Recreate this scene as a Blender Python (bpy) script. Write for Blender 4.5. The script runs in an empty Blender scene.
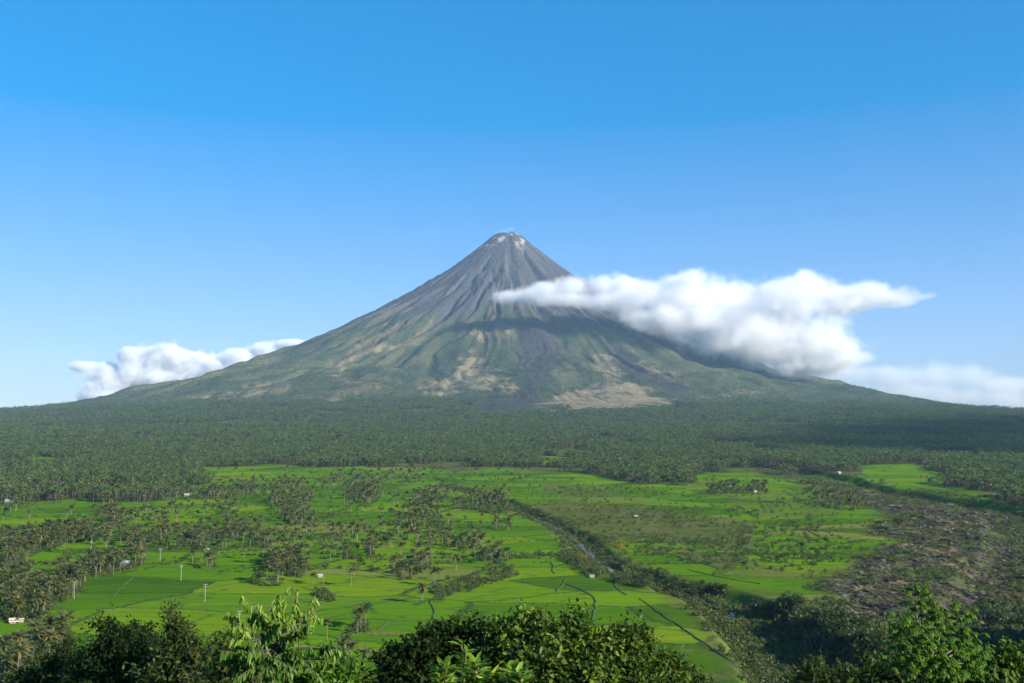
import bpy, math, random
import numpy as np
from mathutils import Vector, Matrix

random.seed(7)
RNG = np.random.default_rng(11)
sc = bpy.context.scene
COL = sc.collection

# ------------------------------------------------------------------ camera, sky, sun, exposure
F = 995.0                                   # focal length in pixels (35 mm on a 36 mm wide frame)
CAMZ = 102.0
TILT = math.atan(88.5 / F)
cam_d = bpy.data.cameras.new('camera')
cam = bpy.data.objects.new('camera', cam_d)
COL.objects.link(cam)
cam_d.sensor_width = 36.0
cam_d.lens = 36.0 * F / 1024.0
cam_d.clip_start = 0.5
cam_d.clip_end = 120000.0
cam.location = (0, 0, CAMZ)
cam.rotation_euler = (math.pi / 2 + TILT, 0, 0)
sc.camera = cam

SUN_EL = math.radians(24.0)
SUN_H = np.array([0.80, -0.60])             # where the sun stands: right of and behind the camera
SUN_DIR = Vector((SUN_H[0] * math.cos(SUN_EL), SUN_H[1] * math.cos(SUN_EL), math.sin(SUN_EL)))
world = bpy.data.worlds.new('World')
sc.world = world
world.use_nodes = True
wn = world.node_tree
wn.nodes.clear()
w_out = wn.nodes.new('ShaderNodeOutputWorld')
w_bg = wn.nodes.new('ShaderNodeBackground')
w_sky = wn.nodes.new('ShaderNodeTexSky')
w_sky.sky_type = 'NISHITA'
w_sky.sun_disc = False
w_sky.sun_elevation = SUN_EL
w_sky.sun_rotation = math.atan2(SUN_H[0], SUN_H[1])
w_sky.altitude = 100
w_sky.air_density = 1.0
w_sky.dust_density = 0.15
w_sky.ozone_density = 2.0
w_bg.inputs[1].default_value = 0.11
w_hsv = wn.nodes.new('ShaderNodeHueSaturation')
w_hsv.inputs['Saturation'].default_value = 1.6
wn.links.new(w_sky.outputs[0], w_hsv.inputs['Color'])
w_gam = wn.nodes.new('ShaderNodeGamma')
w_gam.inputs[1].default_value = 0.62
w_tint = wn.nodes.new('ShaderNodeMix')
w_tint.data_type = 'RGBA'
w_tint.blend_type = 'MULTIPLY'
w_tint.inputs[0].default_value = 1.0
w_tint.inputs[7].default_value = (0.86, 1.01, 1.42, 1)
wn.links.new(w_hsv.outputs[0], w_gam.inputs[0])
wn.links.new(w_gam.outputs[0], w_tint.inputs[6])
wn.links.new(w_tint.outputs[2], w_bg.inputs[0])
wn.links.new(w_bg.outputs[0], w_out.inputs[0])

sun_d = bpy.data.lights.new('sun', 'SUN')
sun_d.energy = 5.0
sun_d.angle = math.radians(0.5)
sun_d.color = (1.0, 0.92, 0.78)
sun = bpy.data.objects.new('sun', sun_d)
COL.objects.link(sun)
sun.rotation_euler = (-SUN_DIR).to_track_quat('-Z', 'Y').to_euler()
sun.location = (300, -300, 600)

sc.view_settings.view_transform = 'Standard'
sc.view_settings.look = 'None'
sc.view_settings.gamma = 1.0
sc.view_settings.exposure = 1.08
sc.view_settings.use_curve_mapping = False
cy = sc.cycles
cy.max_bounces = 14
cy.diffuse_bounces = 2
cy.glossy_bounces = 1
cy.transmission_bounces = 2
cy.transparent_max_bounces = 6
cy.volume_bounces = 12
cy.volume_step_rate = 0.15
cy.volume_max_steps = 256
cy.use_denoising = True
cy.use_adaptive_sampling = True
cy.adaptive_threshold = 0.02
HAZE_DENSITY = 2.25e-5

# ------------------------------------------------------------------ numbers: noise and terrain height
def _hash(ix, iy, seed):
    h = (ix.astype(np.int64) * 374761393 + iy.astype(np.int64) * 668265263 + seed * 974634777) & 0xffffffff
    h = ((h ^ (h >> 13)) * 1274126177) & 0xffffffff
    h = (h ^ (h >> 16)) & 0xffffffff
    return h / 4294967295.0

def vnoise(x, y, seed=0):
    x = np.asarray(x, float); y = np.asarray(y, float)
    ix = np.floor(x); iy = np.floor(y)
    fx = x - ix; fy = y - iy
    fx = fx * fx * fx * (fx * (fx * 6 - 15) + 10); fy = fy * fy * fy * (fy * (fy * 6 - 15) + 10)
    a = _hash(ix, iy, seed); b = _hash(ix + 1, iy, seed); c = _hash(ix, iy + 1, seed); d = _hash(ix + 1, iy + 1, seed)
    return (a + (b - a) * fx) * (1 - fy) + (c + (d - c) * fx) * fy

def fbm(x, y, seed=0, octs=4, gain=0.5):
    s = 0.0; a = 1.0; t = 0.0
    for k in range(octs):
        s = s + a * vnoise(x * 2 ** k + 17.3 * k, y * 2 ** k - 9.1 * k, seed + k); t += a; a *= gain
    return s / t

def sstep(a, b, x):
    t = np.clip((np.asarray(x, float) - a) / (b - a), 0, 1)
    return t * t * (3 - 2 * t)

VX, VY = -55.0, 11500.0
PR = np.array([0, 92, 125, 200, 300, 640, 1180, 1720, 2300, 2800, 3350, 3800, 4300, 4700, 5200, 6000, 7000, 8000, 9000, 10000, 10800, 11500.])
PH = np.array([2380, 2392, 2386, 2336, 2252, 1990, 1635, 1331, 1031, 816, 638, 528, 422, 348, 277, 200, 125, 75, 36, 10, 0, 0.])

def pchip(x, y, xq):
    d = np.diff(y) / np.diff(x); hh = np.diff(x); m = np.zeros_like(y)
    m[1:-1] = np.where(d[:-1] * d[1:] > 0, 2 * d[:-1] * d[1:] / (d[:-1] + d[1:] - 1e-12), 0); m[0] = d[0]; m[-1] = d[-1]
    i = np.clip(np.searchsorted(x, xq) - 1, 0, len(x) - 2); t = (xq - x[i]) / hh[i]
    return (2*t**3-3*t**2+1)*y[i]+(t**3-2*t**2+t)*hh[i]*m[i]+(-2*t**3+3*t**2)*y[i+1]+(t**3-t**2)*hh[i]*m[i+1]

def project(x, y, z):
    z = np.asarray(z, float) - CAMZ
    f = y * math.cos(TILT) + z * math.sin(TILT); u = -y * math.sin(TILT) + z * math.cos(TILT)
    f = np.where(f > 0.5, f, 0.5)
    return 512 + F * x / f, 341.5 - F * u / f

def pix_dir(px, py):
    cx = (np.asarray(px, float) - 512) / F; c = (341.5 - np.asarray(py, float)) / F
    return cx, math.cos(TILT) - c * math.sin(TILT), math.sin(TILT) + c * math.cos(TILT)

def at(px, py, Y):
    """the world point seen at a pixel, Y metres ahead"""
    dx, dy, dz = pix_dir(px, py)
    return Vector((float(dx / dy * Y), float(Y), float(CAMZ + dz / dy * Y)))

def polyline_dist(x, y, pts):
    best = np.full(np.shape(x), 1e9)
    for (ax, ay), (bx, by) in zip(pts[:-1], pts[1:]):
        vx, vy = bx - ax, by - ay
        t = np.clip(((x - ax) * vx + (y - ay) * vy) / (vx * vx + vy * vy + 1e-9), 0, 1)
        best = np.minimum(best, np.hypot(x - ax - t * vx, y - ay - t * vy))
    return best

def hills(x, y):
    z = 100.3 * np.exp(-((x * 0.8) ** 2 + (y + 5.0) ** 2) / (2 * 66.0 ** 2))           # the hill the camera stands on
    z = z + 124 * np.exp(-((x - 440) ** 2 + (y - 345) ** 2) / (2 * 88.0 ** 2))         # unseen hill added right of the view to shade the lower right
    return z

def base_height(x, y, detail=True):
    x = np.asarray(x, float); y = np.asarray(y, float)
    dx = x - VX; dy = y - VY
    r = np.hypot(dx, dy)
    z = pchip(PR, PH, np.minimum(r, 11499.0))
    th = np.arctan2(dx, -dy)
    if detail:
        lr = np.log(np.maximum(r, 60) / 60.0)
        w = (0.10 + .30 * sstep(1300, 4000, r)) * (fbm(th * 5, lr * 1.6, 5, 3) - .5) + .02 * (fbm(x / 260, y / 260, 6, 3) - .5)
        g1 = np.abs(fbm((th + w) * 9, lr * 1.1, 21, 3) * 2 - 1)
        g2 = np.abs(fbm((th + w) * 24, lr * 1.5, 31, 3) * 2 - 1)
        g3 = np.abs(fbm((th + w * 1.4) * 62, lr * 2.2, 41, 2) * 2 - 1)
        a1 = 95 * (.35 + 1.1 * sstep(.35, .65, vnoise(th * 4.3, lr * .4, 77))) * sstep(250, 1900, r) * (1 - sstep(3200, 6200, r))
        a2 = 62 * sstep(160, 1300, r) * (1 - sstep(3400, 5600, r))
        a3 = 24 * sstep(120, 700, r) * (1 - sstep(2600, 5000, r))
        a2 = a2 * (.3 + 1.2 * sstep(.4, .62, vnoise(th * 7.7, lr * 1.3, 78)))
        z = z + (fbm(x / 620, y / 620, 52, 4) - .5) * 190 * sstep(1300, 2600, r) * sstep(5400, 3600, r)
        side = 1.15 - .60 * sstep(-.10, .45, th)
        a1 = a1 * side; a2 = a2 * side; a3 = a3 * side
        for t0, bend, wd, dep, ra, rb in ((-.30, -.05, .036, 60, 450, 2900), (-.52, .03, .030, 42, 700, 3000), (.42, -.05, .034, 52, 350, 1900), (.07, .03, .050, 34, 110, 1000), (-.13, .02, .026, 36, 600, 2500), (.72, .04, .040, 50, 800, 3200)):
            tt = (th - t0 - bend * lr * .4 - .05 * (fbm(lr * 5 + t0 * 9, lr * 0, 91, 2) - .5)) / wd
            z = z - dep * np.exp(-tt * tt) * sstep(ra, ra * 1.5, r) * sstep(rb, rb * .6, r)
        z = z + a1 * (g1 - .2) + a2 * (g2 - .2) + a3 * (g3 - .22) - 22 * sstep(200, 900, r) * sstep(6000, 4500, r)
        z = z + (fbm(x / 260, y / 260, 51, 4) - .5) * 46 * sstep(9000, 5200, r) * sstep(900, 3000, r)
        crater = sstep(125, 60, np.hypot(dx, dy))
        z = z - 30 * crater + (fbm(th * 3.1, r / 90, 61, 3) - .5) * 30 * sstep(330, 60, r)
        z = z - 16 * np.exp(-((th - 0.12) / 0.16) ** 2) * sstep(30, 110, r) * sstep(520, 160, r)   # breach in the rim
        z = z + (fbm(x / 320, y / 320, 71, 3) - .5) * 7 * sstep(700, 2200, y) * sstep(10900, 9800, r)
        z = z + (fbm(x / 60, y / 60, 72, 3) - .5) * 0.7
    return z + hills(x, y)

def ray_ground(px, py, fn):
    px = np.atleast_1d(np.asarray(px, float)); py = np.atleast_1d(np.asarray(py, float))
    dx, dy, dz = pix_dir(px, py)
    dx = dx / dy; dz = dz / dy
    Y = np.geomspace(260, 11400, 520)
    X = dx[:, None] * Y[None, :]; Z = CAMZ + dz[:, None] * Y[None, :]
    below = Z - fn(X, np.broadcast_to(Y, X.shape)) < 0
    k = np.where(below.any(1), below.argmax(1), len(Y) - 1)
    k = np.maximum(k, 1)
    lo = Y[k - 1]; hi = Y[k]
    for _ in range(14):
        mid = (lo + hi) / 2
        b = CAMZ + dz * mid - fn(dx * mid, mid) < 0
        hi = np.where(b, mid, hi); lo = np.where(b, lo, mid)
    return dx * hi, hi

RIVER_PX = [(440, 484), (472, 491), (505, 502), (520, 509), (545, 519), (570, 532), (588, 547), (607, 562), (640, 574), (690, 588), (722, 598),
            (752, 614), (778, 634), (798, 655), (812, 675), (840, 705)]
LAHAR_PX = [(690, 462), (770, 467), (838, 478), (872, 489), (940, 498), (985, 504), (1008, 515), (1030, 528), (1040, 545), (1020, 570), (1004, 600), (990, 640), (985, 690)]
def smooth_line(pts, n=6):
    p = np.array(pts, float); out = []
    for i in range(len(p) - 1):
        a = p[max(i - 1, 0)]; b = p[i]; c = p[i + 1]; d = p[min(i + 2, len(p) - 1)]
        for t in np.arange(n) / n:
            out.append(0.5 * (2 * b + (c - a) * t + (2 * a - 5 * b + 4 * c - d) * t * t + (3 * b - a - 3 * c + d) * t ** 3))
    out.append(p[-1]); return np.array(out)
def world_line(pts, n=1):
    p = np.array(pts, float)
    X, Y = ray_ground(p[:, 0], p[:, 1], base_height)
    w = np.stack([X, Y], 1)
    return smooth_line(w, n) if n > 1 else w
RIVER = world_line(RIVER_PX, 3); LAHAR = world_line(LAHAR_PX, 3)

def height(x, y):
    x = np.asarray(x, float); y = np.asarray(y, float)
    z = base_height(x, y)
    near = (y > 250) & (y < 3600) & (np.abs(x) < 2200)
    if np.any(near):
        xs = x[near]; ys = y[near]
        wob = (fbm(xs / 40, ys / 40, 81, 3) - .5) * 22
        wob2 = (fbm(xs / 90, ys / 90, 82, 3) - .5) * 60
        d1 = polyline_dist(xs, ys, RIVER) + wob * .6
        d2 = polyline_dist(xs, ys, LAHAR) + wob2 * .5
        wd = 10 + 12 * sstep(800, 520, ys)
        cut = (5.0 + 3.5 * sstep(800, 520, ys)) * sstep(wd + 9, wd - 3, d1)
        cut2 = 9.0 * sstep(42, 22, d2)
        zz = z[near] - np.maximum(cut, cut2)
        rough = zone_lahar(xs, ys, z[near])
        zz = zz + rough * ((fbm(xs / 26, ys / 26, 83, 4) - .5) * 8.0 + (fbm(xs / 7, ys / 7, 84, 3) - .5) * 2.6)
        z = z.copy(); z[near] = zz
    return z

# ------------------------------------------------------------------ zones of the land (outlined once, then fixed in the world)
def in_poly(px, py, poly):
    p = np.array(poly, float); q = np.roll(p, -1, 0)
    ins = np.zeros(np.shape(px), bool)
    for (ax, ay), (bx, by) in zip(p, q):
        c = ((ay > py) != (by > py))
        if abs(by - ay) > 1e-9:
            ins ^= c & (px < (bx - ax) * (py - ay) / (by - ay) + ax)
    return ins
def soft_poly(px, py, poly, w):
    d = polyline_dist(px, py, [tuple(p) for p in poly] + [tuple(poly[0])])
    return sstep(-w, w, np.where(in_poly(px, py, poly), d, -d))

LAHAR_POLY = [(768, 468), (840, 482), (872, 491), (940, 499), (985, 505), (1010, 516), (1100, 535), (1100, 720), (930, 720), (880, 632),
              (846, 612), (800, 590), (812, 582), (850, 572), (868, 556), (884, 540), (890, 522), (868, 508), (850, 497)]
def zone_lahar(x, y, z):
    px, py = project(x, y, z)
    px = px + (fbm(x / 70, y / 70, 91, 4) - .5) * 70; py = py + (fbm(x / 70, y / 70, 95, 4) - .5) * 22
    return soft_poly(px, py, LAHAR_POLY, 11) * (np.asarray(y) > 200)

FOREST_EDGE = np.array([(-900, 500), (0, 501), (120, 501), (196, 496), (206, 478), (256, 466), (340, 465), (420, 467), (512, 469), (585, 471), (618, 481), (690, 484),
                        (704, 471), (770, 470), (800, 474), (860, 476), (945, 484), (990, 500), (1040, 516), (1900, 520)], float)
FOREST_HOLES = [[(203, 467), (300, 465), (300, 477), (203, 478)], [(862, 466), (915, 464), (948, 476), (944, 484), (866, 482)],
                [(22, 457), (72, 458), (70, 462), (26, 462)], [(543, 455), (575, 458), (572, 466), (543, 466)]]
def zone_forest(x, y, z):
    px, py = project(x, y, z)
    n = (fbm(x / 120, y / 120, 101, 3) - .5)
    e = np.interp(px + n * 60 + (fbm(x / 35, y / 35, 104, 2) - .5) * 14, FOREST_EDGE[:, 0], FOREST_EDGE[:, 1]) + n * 9 + (fbm(x / 45, y / 45, 103, 3) - .5) * 6
    f = sstep(1.2, -1.2, py - e)
    for h in FOREST_HOLES:
        f = f * (1 - soft_poly(px + n * 20, py + n * 4, h, 1.0))
    return f * (np.asarray(y) > 300)

# ------------------------------------------------------------------ mesh and material helpers
def mesh_np(name, verts, faces_list, mats=(), smooth=True, mat_idx=None):
    """faces_list: arrays of shape (n,3) or (n,4)"""
    me = bpy.data.meshes.new(name)
    verts = np.asarray(verts, np.float32)
    me.vertices.add(len(verts)); me.vertices.foreach_set('co', verts.ravel())
    faces_list = [np.asarray(f, np.int32) for f in faces_list if len(f)]
    loops = np.concatenate([f.ravel() for f in faces_list])
    tot = np.concatenate([np.full(len(f), f.shape[1], np.int32) for f in faces_list])
    start = np.concatenate([[0], np.cumsum(tot)[:-1]]).astype(np.int32)
    me.loops.add(len(loops)); me.loops.foreach_set('vertex_index', loops)
    me.polygons.add(len(tot)); me.polygons.foreach_set('loop_start', start)
    me.polygons.foreach_set('use_smooth', np.full(len(tot), smooth))
    if mat_idx is not None: me.polygons.foreach_set('material_index', np.asarray(mat_idx, np.int32))
    for m in mats: me.materials.append(m)
    me.update(calc_edges=True)
    return me

def vattr(me, name, data, typ='FLOAT'):
    a = me.attributes.new(name, typ, 'POINT')
    a.data.foreach_set('value' if typ == 'FLOAT' else 'color', np.asarray(data, np.float32).ravel())

def link(name, me, parent=None, loc=None):
    o = bpy.data.objects.new(name, me); COL.objects.link(o)
    if parent is not None: o.parent = parent
    if loc is not None: o.location = loc
    return o
def tag(o, label=None, cat=None, group=None, kind=None):
    if label: o['label'] = label
    if cat: o['category'] = cat
    if group: o['group'] = group
    if kind: o['kind'] = kind
    return o
def thing(name, label, cat, loc=(0, 0, 0), rz=0.0, group=None):
    o = bpy.data.objects.new(name, None); COL.objects.link(o)
    o.empty_display_size = 0.5
    o.location = loc; o.rotation_euler = (0, 0, rz)
    return tag(o, label, cat, group)

class NT:
    def __init__(s, name, vol=False):
        s.m = bpy.data.materials.new(name); s.m.use_nodes = True
        s.t = s.m.node_tree; s.t.nodes.clear()
        s.out = s.t.nodes.new('ShaderNodeOutputMaterial')
    def n(s, typ, **kw):
        nd = s.t.nodes.new('ShaderNode' + typ)
        for k, v in kw.items(): setattr(nd, k, v)
        return nd
    def l(s, a, b): s.t.links.new(a, b)
    def sock(s, v, inp):
        if isinstance(v, bpy.types.NodeSocket): s.l(v, inp)
        else: inp.default_value = v
    def math(s, op, a, b=0.0, c=0.0, clamp=False):
        nd = s.n('Math', operation=op, use_clamp=clamp)
        s.sock(a, nd.inputs[0]); s.sock(b, nd.inputs[1]); s.sock(c, nd.inputs[2]); return nd.outputs[0]
    def mix(s, f, a, b, blend='MIX'):
        nd = s.n('Mix', data_type='RGBA', blend_type=blend); nd.clamp_factor = True
        s.sock(f, nd.inputs[0])
        for v, i in ((a, 6), (b, 7)):
            if isinstance(v, bpy.types.NodeSocket): s.l(v, nd.inputs[i])
            else: nd.inputs[i].default_value = (*v[:3], 1)
        return nd.outputs[2]
    def noise(s, vec, scale, detail=4, rough=0.55, dims='3D'):
        nd = s.n('TexNoise', noise_dimensions=dims); s.l(vec, nd.inputs['Vector'])
        nd.inputs['Scale'].default_value = scale; nd.inputs['Detail'].default_value = detail; nd.inputs['Roughness'].default_value = rough
        return nd.outputs['Fac']
    def ramp(s, f, stops, interp='LINEAR'):
        nd = s.n('ValToRGB'); cr = nd.color_ramp; cr.interpolation = interp
        while len(cr.elements) < len(stops): cr.elements.new(0.5)
        for e, (p, c) in zip(cr.elements, stops):
            e.position = p; e.color = (*c[:3], 1) if not isinstance(c, float) else (c, c, c, 1)
        s.l(f, nd.inputs[0]); return nd.outputs[0]
    def smooth(s, v, a, b):
        nd = s.n('MapRange', interpolation_type='SMOOTHSTEP'); s.sock(v, nd.inputs[0])
        nd.inputs[1].default_value = a; nd.inputs[2].default_value = b; return nd.outputs[0]
    def attr(s, name):
        return s.n('Attribute', attribute_name=name)
    def mapping(s, vec, scale=(1, 1, 1), rot=(0, 0, 0)):
        nd = s.n('Mapping'); s.l(vec, nd.inputs[0]); nd.inputs['Rotation'].default_value = rot; nd.inputs['Scale'].default_value = scale
        return nd.outputs[0]
    def bsdf(s, col, rough=0.8, bump=None, bump_d=1.0, strength=1.0, spec=0.3):
        p = s.n('BsdfPrincipled'); s.sock(col if isinstance(col, bpy.types.NodeSocket) else (*col, 1), p.inputs['Base Color'])
        s.sock(rough, p.inputs['Roughness']); p.inputs['Specular IOR Level'].default_value = spec
        if bump is not None:
            b = s.n('Bump'); b.inputs['Strength'].default_value = strength; b.inputs['Distance'].default_value = bump_d
            s.l(bump, b.inputs['Height']); s.l(b.outputs[0], p.inputs['Normal'])
        return p.outputs[0]
    def done(s, sh, vol=False):
        s.l(sh, s.out.inputs['Volume' if vol else 'Surface']); return s.m

def leaf_mat(name, stops, transl=0.3, rough=0.5, spec=0.2, own=.28):
    """foliage: the colour follows the leaf's own random tint and the plant's own random number"""
    k = NT(name)
    t = k.attr('tint').outputs['Fac']
    r = k.n('ObjectInfo').outputs['Random']
    f = k.math('ADD', k.math('MULTIPLY', t, 1 - own), k.math('MULTIPLY', r, own))
    col = k.ramp(f, stops)
    b = k.bsdf(col, rough, spec=spec)
    tr = k.n('BsdfTranslucent')
    k.l(k.mix(0.45, col, (0.35, 0.5, 0.03), 'MIX'), tr.inputs[0])
    ms = k.n('MixShader'); ms.inputs[0].default_value = transl
    k.l(b, ms.inputs[1]); k.l(tr.outputs[0], ms.inputs[2])
    return k.done(ms.outputs[0])

def plain_mat(name, col, rough=0.8, var=0.25, scale=3.0):
    k = NT(name); g = k.n('TexCoord').outputs['Object']
    n = k.noise(g, scale, 4)
    c = k.mix(n, tuple(v * (1 - var) for v in col), tuple(min(1, v * (1 + var)) for v in col))
    return k.done(k.bsdf(c, rough))

M = {}
M['bark'] = plain_mat('bark', (0.10, 0.08, 0.06), 0.9, .4, 2)
M['palm_bark'] = plain_mat('palm_bark', (0.17, 0.15, 0.12), 0.9, .35, 1.5)
M['concrete'] = plain_mat('concrete', (0.27, 0.27, 0.24), 0.85, .12, 1.0)
M['white_wall'] = plain_mat('white_wall', (0.27, 0.24, 0.20), 0.85, .12, .6)
M['timber'] = plain_mat('timber', (0.22, 0.15, 0.09), 0.85, .3, 2)
M['metal_roof'] = plain_mat('metal_roof', (0.32, 0.31, 0.30), 0.6, .12, .5)
M['blue_roof'] = plain_mat('blue_roof', (0.30, 0.38, 0.52), 0.5, .12, .5)
M['rust_roof'] = plain_mat('rust_roof', (0.36, 0.20, 0.13), 0.7, .3, .5)
M['thatch'] = plain_mat('thatch', (0.42, 0.37, 0.30), 0.95, .3, 2)
M['dark_glass'] = plain_mat('dark_glass', (0.03, 0.035, 0.04), 0.2, .1, 1)
M['rock'] = plain_mat('rock', (0.088, 0.083, 0.072), 0.9, .6, .6)
M['palm_leaf'] = leaf_mat('palm_leaf', [(0, (0.030, 0.046, 0.014)), (.4, (0.075, 0.090, 0.024)), (.75, (0.14, 0.130, 0.040)), (1, (0.25, 0.17, 0.065))], .25, own=.4)
M['forest_palm_leaf'] = leaf_mat('forest_palm_leaf', [(0.05, (0.026, 0.052, 0.014)), (.4, (0.080, 0.122, 0.030)), (.7, (0.132, 0.172, 0.045)), (1, (0.20, 0.18, 0.065))], .22, own=.6)
M['tree_leaf'] = leaf_mat('tree_leaf', [(0, (0.008, 0.016, 0.005)), (.5, (0.027, 0.046, 0.011)), (1, (0.085, 0.105, 0.024))], .14, own=.45)
M['forest_tree_leaf'] = leaf_mat('forest_tree_leaf', [(0, (0.022, 0.042, 0.012)), (.5, (0.052, 0.084, 0.022)), (1, (0.115, 0.140, 0.036))], .2, own=.5)
M['scrub_leaf'] = leaf_mat('scrub_leaf', [(0, (0.028, 0.045, 0.014)), (.5, (0.062, 0.088, 0.022)), (1, (0.17, 0.15, 0.05))], .2)
M['amber_leaf'] = leaf_mat('amber_leaf', [(0, (0.16, 0.12, 0.02)), (1, (0.34, 0.24, 0.03))], .3)
M['dry_tuft'] = leaf_mat('dry_tuft', [(0, (0.10, 0.075, 0.04)), (.6, (0.22, 0.16, 0.08)), (1, (0.12, 0.13, 0.04))], .15)

# ------------------------------------------------------------------ ground and volcano: one sheet, cut where the cone begins
def build_land():
    az = np.radians(np.concatenate([np.arange(-180, -40, 4.0), np.arange(-40, -29.0, 0.5), np.arange(-29.0, 29.0, 0.085), np.arange(29.0, 40, 0.5), np.arange(40, 180.1, 4.0)]))
    az[-1] = math.pi
    d = np.concatenate([np.linspace(0.5, 260, 80), 260 * 1.0058 ** np.arange(1, 400)])
    d = d[d < 2500]
    d = np.concatenate([d, np.arange(2520, 6000, 24.0), np.arange(6000, 12200, 19.0), np.geomspace(12400, 60000, 28)])
    A, D = np.meshgrid(az, d, indexing='ij')
    X = D * np.sin(A); Y = D * np.cos(A)
    Z = height(X, Y)
    na, nd = A.shape
    idx = np.arange(na * nd).reshape(na, nd)
    q = np.stack([idx[:-1, :-1].ravel(), idx[1:, :-1].ravel(), idx[1:, 1:].ravel(), idx[:-1, 1:].ravel()], 1)[:, ::-1]
    x = X.ravel(); y = Y.ravel(); z = Z.ravel()
    r = np.hypot(x - VX, y - VY)
    # ---- albedo of the land
    px, py = project(x, y, z)
    n1 = fbm(x / 420, y / 420, 111, 5); n2 = fbm(x / 90, y / 90, 115, 4)
    th = np.arctan2(x - VX, -(y - VY)); lr = np.log(np.maximum(r, 60) / 60)
    streak = fbm(th * 34, lr * 1.2, 121, 4); streak2 = fbm(th * 90, lr * 2.0, 131, 3)
    def C(*c): return np.array(c)[None, :]
    def mixc(a, b, f): return a + (b - a) * f[:, None]
    rock = mixc(C(.046, .053, .070), C(.108, .090, .084), sstep(.42, .64, streak))  # base tone pushed to blue, distant haze painted into the rock
    rock = mixc(rock, C(.036, .040, .052), sstep(.48, .62, streak2) * .8)
    olive = mixc(C(.026, .048, .018), C(.074, .080, .030), sstep(.38, .62, streak * .6 + n1 * .4))
    forest = mixc(C(.030, .054, .018), C(.060, .082, .028), sstep(.35, .65, n1))
    elev = z + (n1 - .5) * 700 + (streak - .5) * 900
    alb = mixc(forest, olive, sstep(420, 720, elev))
    alb = mixc(alb, rock, sstep(1150, 1450, elev))
    wx = px + (fbm(x / 210, y / 210, 141, 4) - .5) * 34 + (fbm(x / 60, y / 60, 142, 3) - .5) * 8
    wy = py + (fbm(x / 210, y / 210, 145, 4) - .5) * 20 + (fbm(x / 60, y / 60, 146, 3) - .5) * 5
    tanc = mixc(C(.20, .158, .080), C(.275, .222, .118), n2)
    tanm = np.zeros_like(x)
    vis = (y > 4000) & (y < 11500) & (r < 7300)
    for poly, s in (([(473, 355), (487, 366), (511, 381), (509, 393), (490, 390), (464, 391), (440, 393), (417, 388), (440, 380), (460, 375), (461, 361)], 1),
                    ([(529, 406), (559, 393), (588, 384), (611, 375), (629, 384), (646, 393), (682, 407), (646, 408), (597, 411)], 1),
                    ([(588, 352), (605, 350), (620, 363), (626, 377), (600, 380), (590, 366)], .75),
                    ([(470, 328), (485, 327), (488, 336), (472, 337)], .8), ([(498, 328), (508, 327), (510, 336), (501, 336)], .7),
                    ([(187, 402), (250, 387), (292, 387), (286, 396), (230, 403)], .75), ([(296, 395), (320, 395), (318, 399), (296, 399)], .7),
                    ([(724, 388), (764, 394), (760, 398), (726, 395)], .6), ([(699, 400), (742, 402), (738, 411), (700, 410)], .8),
                    ([(812, 403), (852, 404), (850, 407.5), (814, 407)], .8), ([(78, 413), (136, 409), (134, 412), (80, 416)], .85)):
        tanm[vis] = np.maximum(tanm[vis], s * soft_poly(wx[vis], wy[vis], poly, 2.2))
    for line, w, s in (([(333, 371), (346, 379), (375, 386)], 4, .8), ([(338, 370), (353, 360), (370, 353), (388, 346), (413, 339)], 3.4, .75),
                       ([(330, 399), (345, 395), (368, 390)], 3, .7), ([(617, 352), (640, 364), (664, 376), (690, 387)], 3.4, .7),
                       ([(395, 326), (372, 338), (350, 350)], 3.0, .5), ([(440, 312), (425, 330), (408, 345)], 2.6, .4)):
        tanm[vis] = np.maximum(tanm[vis], s * sstep(w + 2, w - 2, polyline_dist(wx[vis], wy[vis], line)))
    tanm = tanm * sstep(.30, .50, n2 * .5 + streak * .25 + fbm(x / 38, y / 38, 147, 3) * .30)
    alb = mixc(alb, tanc, np.clip(tanm, 0, 1))
    lava = np.zeros_like(x)
    for poly, s in (([(516, 322), (548, 322), (566, 346), (556, 366), (544, 380), (536, 401), (508, 411), (478, 413), (498, 401), (514, 391), (524, 376), (512, 352)], 1),
                    ([(592, 336), (618, 345), (650, 372), (700, 392), (712, 398), (670, 396), (640, 383), (612, 364)], .9)):
        lava[vis] = np.maximum(lava[vis], s * soft_poly(wx[vis], wy[vis], poly, 3))
    alb = mixc(alb, mixc(C(.018, .018, .025), C(.046, .040, .044), streak2), lava * .95)
    pale = .8 * sstep(140, 70, r + (fbm(th * 4, lr, 151, 3) - .5) * 120) * .9
    pale = np.maximum(pale, .8 * sstep(.60, .68, fbm(x / 60, y / 60, 152, 3)) * sstep(520, 260, r))
    alb = mixc(alb, C(.52, .47, .44), np.clip(pale, 0, 1))
    zf = zone_forest(x, y, z); zl = zone_lahar(x, y, z)
    near = sstep(260, 330, y) * (1 - sstep(.02, 8, hills(x, y)))
    paddy = near * (1 - zf) * (1 - zl) * sstep(7200, 8200, r)
    scr = np.zeros_like(x); v2 = (y > 300) & (y < 3500)
    for poly, s in (([(520, 508), (560, 498), (640, 500), (705, 512), (760, 525), (745, 545), (690, 545), (640, 538), (600, 545), (560, 535)], .8),
                    ([(620, 538), (720, 548), (780, 566), (840, 565), (800, 580), (720, 574)], .65), ([(540, 480), (600, 485), (640, 497), (560, 500)], .6),
                    ([(726, 492), (800, 490), (850, 510), (830, 520), (760, 520)], .5), ([(470, 486), (512, 488), (520, 512), (480, 508)], .6)):
        scr[v2] = np.maximum(scr[v2], s * soft_poly(wx[v2], wy[v2], poly, 6))
    scr = np.maximum(scr, .95 * zf * sstep(.42, .35, fbm(x / 170, y / 170, 301, 4)))
    dr = np.full_like(x, 1e4); dr[v2] = polyline_dist(x[v2], y[v2], RIVER)
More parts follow.
